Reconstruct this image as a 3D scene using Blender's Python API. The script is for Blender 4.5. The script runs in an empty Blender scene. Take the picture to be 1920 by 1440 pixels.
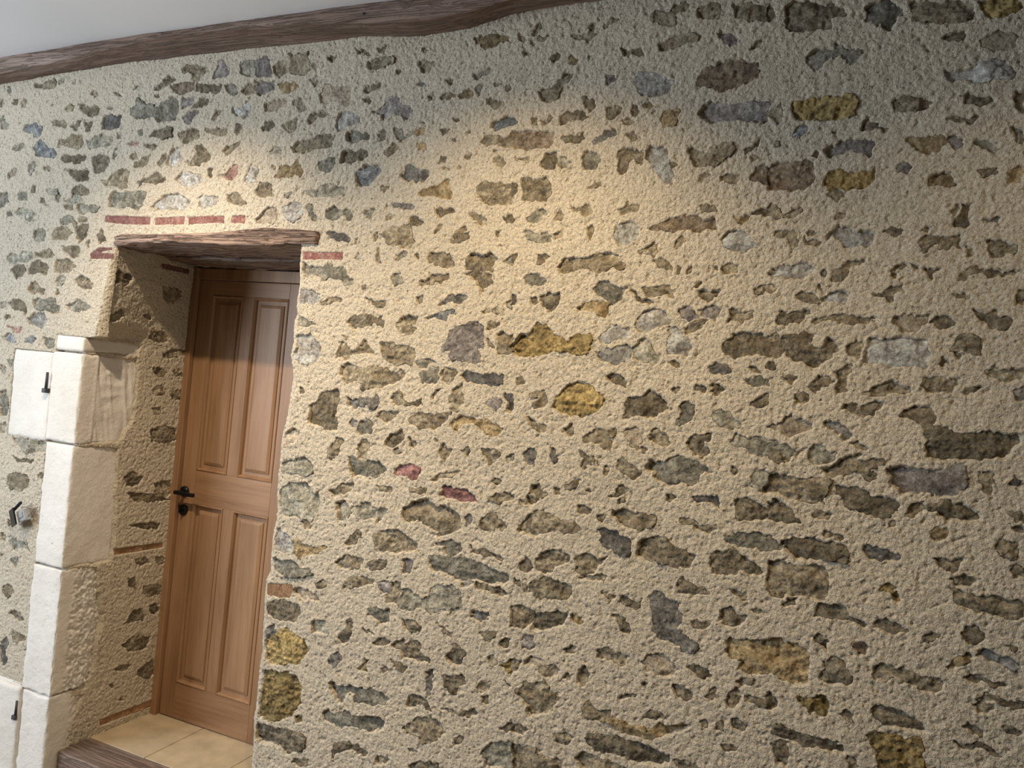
import bpy, bmesh, math, random
import numpy as np
from mathutils import Vector, Matrix

# ---------------------------------------------------------------- camera, world, light, exposure
sc = bpy.context.scene
C = sc.collection
F_PX = 1443.0
cam_d = bpy.data.cameras.new('camera'); cam = bpy.data.objects.new('camera', cam_d); C.objects.link(cam)
cam_d.sensor_fit = 'HORIZONTAL'; cam_d.sensor_width = 36.0; cam_d.lens = F_PX / 1920.0 * 36.0
cam_d.clip_start = 0.05
yaw, pitch, roll = 0.39587, 0.00228, 0.09568
fw = Vector((-math.sin(yaw) * math.cos(pitch), math.cos(yaw) * math.cos(pitch), math.sin(pitch)))
rt = fw.cross(Vector((0, 0, 1))).normalized(); up = rt.cross(fw)
r2 = math.cos(roll) * rt + math.sin(roll) * up
u2 = -math.sin(roll) * rt + math.cos(roll) * up
M = Matrix((r2, u2, -fw)).transposed().to_4x4(); M.translation = Vector((0, -2.248247, 1.70))
cam.matrix_world = M
sc.camera = cam

world = bpy.data.worlds.new('world'); sc.world = world; world.use_nodes = True
world.node_tree.nodes['Background'].inputs[0].default_value = (0.75, 0.83, 1.0, 1)
world.node_tree.nodes['Background'].inputs[1].default_value = 0.35

def lamp(name, kind, loc, power, color, target=None, size=0.05, size_y=None, cone=None, blend=0.5):
    d = bpy.data.lights.new(name, kind); o = bpy.data.objects.new(name, d); C.objects.link(o)
    d.energy = power; d.color = color; o.location = loc
    if kind == 'AREA':
        d.shape = 'RECTANGLE'; d.size = size; d.size_y = size_y or size
    else:
        d.shadow_soft_size = size
    if kind == 'SPOT':
        d.spot_size = math.radians(cone); d.spot_blend = blend
    if target is not None:
        o.rotation_euler = (Vector(target) - Vector(loc)).to_track_quat('-Z', 'Y').to_euler()
    return o
WARM = (1.0, 0.83, 0.61); WARM2 = (1.0, 0.78, 0.47)
# recessed spotlight a metre in front of the wall, then two added right-hand fills
lamp('ceiling_spot_and_fill', 'SPOT', (-2.25, -0.95, 2.90), 140, WARM, (-2.25, 0.0, 0.75), 0.022, cone=100, blend=1.0)
lamp('ceiling_spot_and_fill', 'SPOT', (-0.95, -1.00, 2.90), 102, WARM2, (-0.90, 0.0, 1.0), 0.03, cone=100, blend=1.0)  # added warm fill for the right side of the wall
lamp('ceiling_spot_and_fill', 'SPOT', (0.45, -1.00, 2.90), 20, WARM2, (0.4, 0.0, 1.0), 0.03, cone=96, blend=1.0)  # weak added fill that slows the falloff at the far right
# daylight from the window at the left end of the room
lamp('window_daylight', 'AREA', (-4.9, -3.0, 1.8), 165, (0.74, 0.86, 1.0), (-2.2, -0.2, 1.9), 1.6, 1.8)
sc.view_settings.view_transform = 'Standard'; sc.view_settings.look = 'None'
sc.view_settings.gamma = 1.0; sc.view_settings.use_curve_mapping = False
sc.view_settings.exposure = 0.06

# ---------------------------------------------------------------- helpers
def tag(o, label=None, cat=None, group=None, kind=None):
    if label: o['label'] = label
    if cat: o['category'] = cat; o['kind'] = 'thing'
    if group: o['group'] = group
    if kind: o['kind'] = kind
    return o
def empty(name, loc=(0, 0, 0), **k):
    o = bpy.data.objects.new(name, None); C.objects.link(o); o.location = loc; o.empty_display_size = .1
    return tag(o, **k)
def link(name, me, mat, parent=None, smooth=False, **k):
    o = bpy.data.objects.new(name, me); C.objects.link(o)
    for m in (mat if isinstance(mat, (list, tuple)) else [mat]): me.materials.append(m)
    if smooth: me.shade_smooth()
    if parent is not None:
        o.parent = parent; o.matrix_parent_inverse = Matrix.Translation(-parent.location)
    return tag(o, **k)
def bm_obj(name, bm, mat, parent=None, smooth=False, **k):
    bmesh.ops.recalc_face_normals(bm, faces=bm.faces)
    me = bpy.data.meshes.new(name); bm.to_mesh(me); bm.free()
    return link(name, me, mat, parent, smooth, **k)
def box(bm, x0, x1, y0, y1, z0, z1, bev=0.0, seg=2):
    r = bmesh.ops.create_cube(bm, size=1.0)
    for v in r['verts']:
        v.co = Vector((x0 + (v.co.x + .5) * (x1 - x0), y0 + (v.co.y + .5) * (y1 - y0), z0 + (v.co.z + .5) * (z1 - z0)))
    if bev:
        es = list({e for v in r['verts'] for e in v.link_edges})
        bmesh.ops.bevel(bm, geom=es, offset=bev, segments=seg, affect='EDGES', profile=.5)
def cyl(bm, p0, p1, r0, r1=None, n=20):
    p0, p1 = Vector(p0), Vector(p1); r1 = r0 if r1 is None else r1
    d = p1 - p0; q = d.to_track_quat('Z', 'Y').to_matrix().to_4x4()
    bmesh.ops.create_cone(bm, cap_ends=True, segments=n, radius1=r0, radius2=r1, depth=d.length,
                          matrix=Matrix.Translation((p0 + p1) / 2) @ q)
def tube(bm, pts, r, n=8):
    pts = [Vector(p) for p in pts]; rings = []
    for i, p in enumerate(pts):
        t = (pts[min(i + 1, len(pts) - 1)] - pts[max(i - 1, 0)]).normalized()
        a = t.cross(Vector((0, 0, 1)) if abs(t.z) < .9 else Vector((1, 0, 0))).normalized(); b = t.cross(a)
        rings.append([bm.verts.new(p + r * (math.cos(6.28318 * k / n) * a + math.sin(6.28318 * k / n) * b)) for k in range(n)])
    for A, B in zip(rings, rings[1:]):
        for k in range(n): bm.faces.new((A[k], A[(k + 1) % n], B[(k + 1) % n], B[k]))
    bm.faces.new(rings[0]); bm.faces.new(rings[-1])

# value noise, vectorised
_T = np.random.RandomState(7).rand(512, 512).astype(np.float32)
def vn(x, y, cell, seed=0):
    x = x / cell + 37.3 * seed + 1000; y = y / cell + 91.7 * seed + 1000
    xi = np.floor(x).astype(np.int64); yi = np.floor(y).astype(np.int64)
    fx = (x - xi).astype(np.float32); fy = (y - yi).astype(np.float32)
    fx = fx * fx * (3 - 2 * fx); fy = fy * fy * (3 - 2 * fy)
    a = _T[xi % 512, yi % 512]; b = _T[(xi + 1) % 512, yi % 512]
    c = _T[xi % 512, (yi + 1) % 512]; d = _T[(xi + 1) % 512, (yi + 1) % 512]
    return ((a * (1 - fx) + b * fx) * (1 - fy) + (c * (1 - fx) + d * fx) * fy) * 2 - 1
def sstep(a, b, x):
    t = np.clip((x - a) / (b - a), 0, 1); return t * t * (3 - 2 * t)

# ---------------------------------------------------------------- materials
def mat_new(name, rough=0.85, spec=0.3):
    m = bpy.data.materials.new(name); m.use_nodes = True
    nt = m.node_tree; b = nt.nodes['Principled BSDF']
    b.inputs['Roughness'].default_value = rough; b.inputs['Specular IOR Level'].default_value = spec
    return m, nt, b
def nd(nt, t, **k):
    n = nt.nodes.new(t)
    for a, v in k.items(): setattr(n, a, v)
    return n
def coords(nt, scale=(1, 1, 1)):
    g = nd(nt, 'ShaderNodeNewGeometry') ; mp = nd(nt, 'ShaderNodeMapping')
    mp.inputs['Scale'].default_value = scale
    tc = nd(nt, 'ShaderNodeTexCoord')
    nt.links.new(tc.outputs['Object'], mp.inputs['Vector'])
    return mp.outputs['Vector']
def noise(nt, vec, scale, detail=4, rough=.55, dist=0):
    n = nd(nt, 'ShaderNodeTexNoise'); n.inputs['Scale'].default_value = scale
    n.inputs['Detail'].default_value = detail; n.inputs['Roughness'].default_value = rough
    n.inputs['Distortion'].default_value = dist
    nt.links.new(vec, n.inputs['Vector']); return n.outputs['Fac']
def ramp(nt, fac, stops):
    r = nd(nt, 'ShaderNodeValToRGB'); e = r.color_ramp.elements
    while len(e) > 1: e.remove(e[-1])
    for i, (p, c) in enumerate(stops):
        q = e[0] if i == 0 else e.new(p)
        q.position = p; q.color = (*c, 1) if len(c) == 3 else c
    nt.links.new(fac, r.inputs['Fac']); return r.outputs['Color']
def mix(nt, fac, a, b, mode='MIX'):
    m = nd(nt, 'ShaderNodeMix', data_type='RGBA', blend_type=mode)
    for s, v in ((m.inputs[0], fac), (m.inputs[6], a), (m.inputs[7], b)):
        if isinstance(v, bpy.types.NodeSocket): nt.links.new(v, s)
        elif isinstance(v, (int, float)): s.default_value = v
        else: s.default_value = (*v, 1)
    return m.outputs[2]
def bump(nt, b, h, strength, dist, prev=None):
    n = nd(nt, 'ShaderNodeBump'); n.inputs['Strength'].default_value = strength; n.inputs['Distance'].default_value = dist
    nt.links.new(h, n.inputs['Height'])
    if prev is not None: nt.links.new(prev, n.inputs['Normal'])
    nt.links.new(n.outputs['Normal'], b.inputs['Normal']); return n.outputs['Normal']
def col(nt, b, c): nt.links.new(c, b.inputs['Base Color'])

def mat_mortar():
    m, nt, b = mat_new('lime_mortar', .95, .15)
    v = coords(nt)
    c = ramp(nt, noise(nt, v, 2.2, 3), [(.3, (.56, .475, .355)), (.7, (.62, .535, .41))])
    c = mix(nt, .6, c, ramp(nt, noise(nt, v, 160, 3, .7), [(.34, (.36, .29, .20)), (.56, (.70, .61, .475))]))
    sp = ramp(nt, noise(nt, v, 95, 1, .4), [(.24, (.26, .21, .15)), (.32, (1, 1, 1))])
    c = mix(nt, .8, c, sp, 'MULTIPLY')
    col(nt, b, c)
    n1 = bump(nt, b, noise(nt, v, 110, 4, .65, .4), .9, .009)
    bump(nt, b, noise(nt, v, 270, 2, .6), .7, .004, n1)
    return m
def mat_stone(name, dark, mid, light, accent, acc=.25):
    m, nt, b = mat_new(name, .78, .35)
    v = coords(nt)
    at = nd(nt, 'ShaderNodeAttribute', attribute_name='tint')
    off = nd(nt, 'ShaderNodeVectorMath', operation='ADD'); nt.links.new(v, off.inputs[0]); nt.links.new(at.outputs['Vector'], off.inputs[1])
    w = off.outputs['Vector']
    c = ramp(nt, noise(nt, w, 28, 6, .68, .6), [(.34, dark), (.48, mid), (.64, light)])
    fine = ramp(nt, noise(nt, w, 110, 4, .7, .5), [(.32, (.45, .44, .42)), (.5, (1, 1, 1)), (.68, (1.5, 1.48, 1.42))])
    c = mix(nt, .8, c, fine, 'MULTIPLY')
    a = ramp(nt, noise(nt, w, 16, 4, .6, .4), [(.52, (0, 0, 0)), (.66, (1, 1, 1))])
    sx = nd(nt, 'ShaderNodeMath', operation='MULTIPLY'); sx.inputs[1].default_value = acc
    nt.links.new(a, sx.inputs[0])
    c = mix(nt, sx.outputs[0], c, accent)
    # thin pale quartz-like streaks
    st = ramp(nt, noise(nt, w, 75, 5, .75, 1.5), [(.57, (0, 0, 0)), (.68, (1, 1, 1))])
    s2 = nd(nt, 'ShaderNodeMath', operation='MULTIPLY'); s2.inputs[1].default_value = .45
    nt.links.new(st, s2.inputs[0])
    c = mix(nt, s2.outputs[0], c, tuple(min(1, q * 1.7 + .05) for q in light))
    sep = nd(nt, 'ShaderNodeSeparateXYZ'); nt.links.new(at.outputs['Vector'], sep.inputs[0])
    br = nd(nt, 'ShaderNodeMapRange'); br.inputs[1].default_value = 0; br.inputs[2].default_value = 1
    br.inputs[3].default_value = .62; br.inputs[4].default_value = 1.15
    nt.links.new(sep.outputs[0], br.inputs[0])
    hs = nd(nt, 'ShaderNodeHueSaturation'); nt.links.new(br.outputs[0], hs.inputs['Value']); nt.links.new(c, hs.inputs['Color'])
    col(nt, b, hs.outputs['Color'])
    n1 = bump(nt, b, noise(nt, w, 55, 7, .75, .8), 1.0, .012)
    bump(nt, b, noise(nt, w, 210, 3, .7), .7, .003, n1)
    return m
def mat_limestone():
    m, nt, b = mat_new('dressed_limestone', .85, .25)
    v = coords(nt)
    c = ramp(nt, noise(nt, v, 5, 4), [(.3, (.66, .60, .52)), (.7, (.77, .72, .65))])
    pit = ramp(nt, noise(nt, v, 55, 2, .5), [(.20, (.55, .47, .38)), (.28, (1, 1, 1))])
    c = mix(nt, .8, c, pit, 'MULTIPLY'); col(nt, b, c)
    n1 = bump(nt, b, noise(nt, v, 32, 6, .68), .6, .008)
    bump(nt, b, noise(nt, v, 140, 4, .7), .5, .003, n1)
    return m
def mat_wood(name, axis, dark, mid, light, gs=1.0, rough=.5, bs=.25, bd=.001, cracks=0):
    m, nt, b = mat_new(name, rough, .35)
    s = {'x': (1.2, 26, 26), 'z': (26, 26, 1.2), 'y': (26, 1.2, 26)}[axis]
    v = coords(nt, tuple(q * gs for q in s))
    g = noise(nt, v, 3.2, 6, .65, .5)
    c = ramp(nt, g, [(.28, dark), (.5, mid), (.75, light)])
    v2 = coords(nt, tuple((q * .35 if q > 2 else q * .8) * gs for q in s))
    c = mix(nt, .6, c, ramp(nt, noise(nt, v2, 1.2, 3, .5, .8), [(.3, dark), (.55, mid), (.8, light)]))
    if cracks:
        v3 = coords(nt, (1.6, 42, 42)); n3 = noise(nt, v3, 1.6, 5, .6, 1.2)
        ck = ramp(nt, n3, [(.455, (1, 1, 1)), (.485, (.28, .24, .2)), (.50, (.22, .18, .15)), (.515, (.28, .24, .2)), (.545, (1, 1, 1))])
        c = mix(nt, cracks, c, ck, 'MULTIPLY')
        col(nt, b, c)
        n1 = bump(nt, b, ck, .8, .004)
        bump(nt, b, g, bs, bd, n1)
        return m
    col(nt, b, c)
    bump(nt, b, g, bs, bd)
    return m
def mat_plain(name, c, rough=.6, metal=0.0, bs=0, scale=80, spec=.4):
    m, nt, b = mat_new(name, rough, spec); b.inputs['Metallic'].default_value = metal
    v = coords(nt)
    col(nt, b, ramp(nt, noise(nt, v, scale * .3, 3), [(.3, tuple(q * .84 for q in c)), (.7, tuple(min(1, q * 1.12) for q in c))]))
    if bs: bump(nt, b, noise(nt, v, scale, 4, .6), bs, .003)
    return m
MORTAR = mat_mortar(); LIME = mat_limestone()
S = {
 'n': mat_stone('brown_grey_stone', (0.150, 0.119, 0.073), (0.305, 0.247, 0.163), (0.553, 0.466, 0.324), (.30, .20, .10), .35),
 'g': mat_stone('grey_stone', (0.156, 0.140, 0.104), (0.351, 0.319, 0.240), (0.608, 0.553, 0.439), (.27, .20, .12), .25),
 'b': mat_stone('brown_stone', (0.125, 0.090, 0.057), (0.260, 0.195, 0.130), (0.432, 0.344, 0.243), (.24, .14, .07), .4),
 'd': mat_stone('dark_slate_stone', (0.094, 0.083, 0.075), (0.215, 0.195, 0.169), (0.432, 0.392, 0.338), (.2, .15, .10), .25),
 'k': mat_stone('blue_grey_stone', (0.138, 0.140, 0.138), (0.305, 0.305, 0.293), (0.608, 0.594, 0.553), (.3, .28, .25), .2),
 'w': mat_stone('pale_flint_stone', (0.275, 0.237, 0.194), (0.546, 0.501, 0.442), (0.800, 0.800, 0.729), (.34, .24, .14), .35),
 'p': mat_stone('mauve_grey_stone', (0.156, 0.131, 0.119), (0.325, 0.280, 0.247), (0.540, 0.486, 0.432), (.24, .17, .12), .3),
 'l': mat_stone('pale_tan_stone', (0.325, 0.250, 0.169), (0.546, 0.442, 0.319), (0.743, 0.628, 0.472), (.40, .27, .15), .4),
 'o': mat_stone('ochre_stone', (0.213, 0.144, 0.069), (0.429, 0.312, 0.163), (0.675, 0.520, 0.297), (.38, .23, .09), .45),
 'O': mat_stone('golden_ironstone', (0.163, 0.112, 0.044), (0.416, 0.293, 0.111), (0.716, 0.527, 0.230), (.22, .18, .11), .35),
 'm': mat_stone('dark_red_stone', (0.150, 0.069, 0.062), (0.312, 0.143, 0.130), (0.486, 0.270, 0.243), (.28, .14, .10), .3),
 'r': mat_stone('red_stone', (0.225, 0.119, 0.094), (0.416, 0.240, 0.189), (0.594, 0.392, 0.311), (.36, .2, .14), .3),
 'R': mat_stone('red_brick', (.25, .10, .085), (.34, .15, .12), (.47, .27, .22), (.26, .11, .10), .4),
 'B': mat_stone('orange_brick', (.33, .17, .085), (.42, .235, .12), (.52, .32, .18), (.36, .2, .12), .3),
}
OAK_Z = mat_wood('oak_upright_grain', 'z', (.185, .095, .042), (.305, .168, .085), (.39, .235, .13), 1.0, .48)
OAK_X = mat_wood('oak_level_grain', 'x', (.18, .09, .04), (.305, .168, .085), (.39, .235, .13), 1.0, .48)
OLD_X = mat_wood('old_lintel_wood', 'x', (.11, .065, .042), (.33, .225, .17), (.52, .41, .34), .9, .8, 1.0, .01, cracks=.8)
BEAM_X = mat_wood('old_beam_wood', 'x', (.12, .07, .048), (.235, .155, .115), (.36, .28, .23), .7, .8, .7, .004, cracks=.45)
STEP_X = mat_wood('worn_step_wood', 'x', (.10, .065, .048), (.22, .15, .115), (.32, .245, .20), .8, .6, .5, .003, cracks=.4)
TILE = mat_plain('honey_limestone_tile', (.47, .365, .235), .4, bs=.25, scale=45)
PLASTER = mat_plain('white_plaster', (.80, .80, .82), .9, scale=1.5)
BLACK = mat_plain('black_iron', (.012, .012, .014), .35, .6, scale=60)
IRON = mat_plain('dark_old_iron', (.07, .065, .065), .6, .5, bs=.3, scale=120)
FLOORM = mat_plain('stone_floor', (.30, .24, .17), .6, bs=.1, scale=25)
CLEAR = mat_plain('clear_plastic', (.75, .76, .76), .15, spec=.6)
CLEAR.node_tree.nodes['Principled BSDF'].inputs['Transmission Weight'].default_value = .6
COPPER = mat_plain('brown_wire', (.12, .06, .045), .4)

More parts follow.
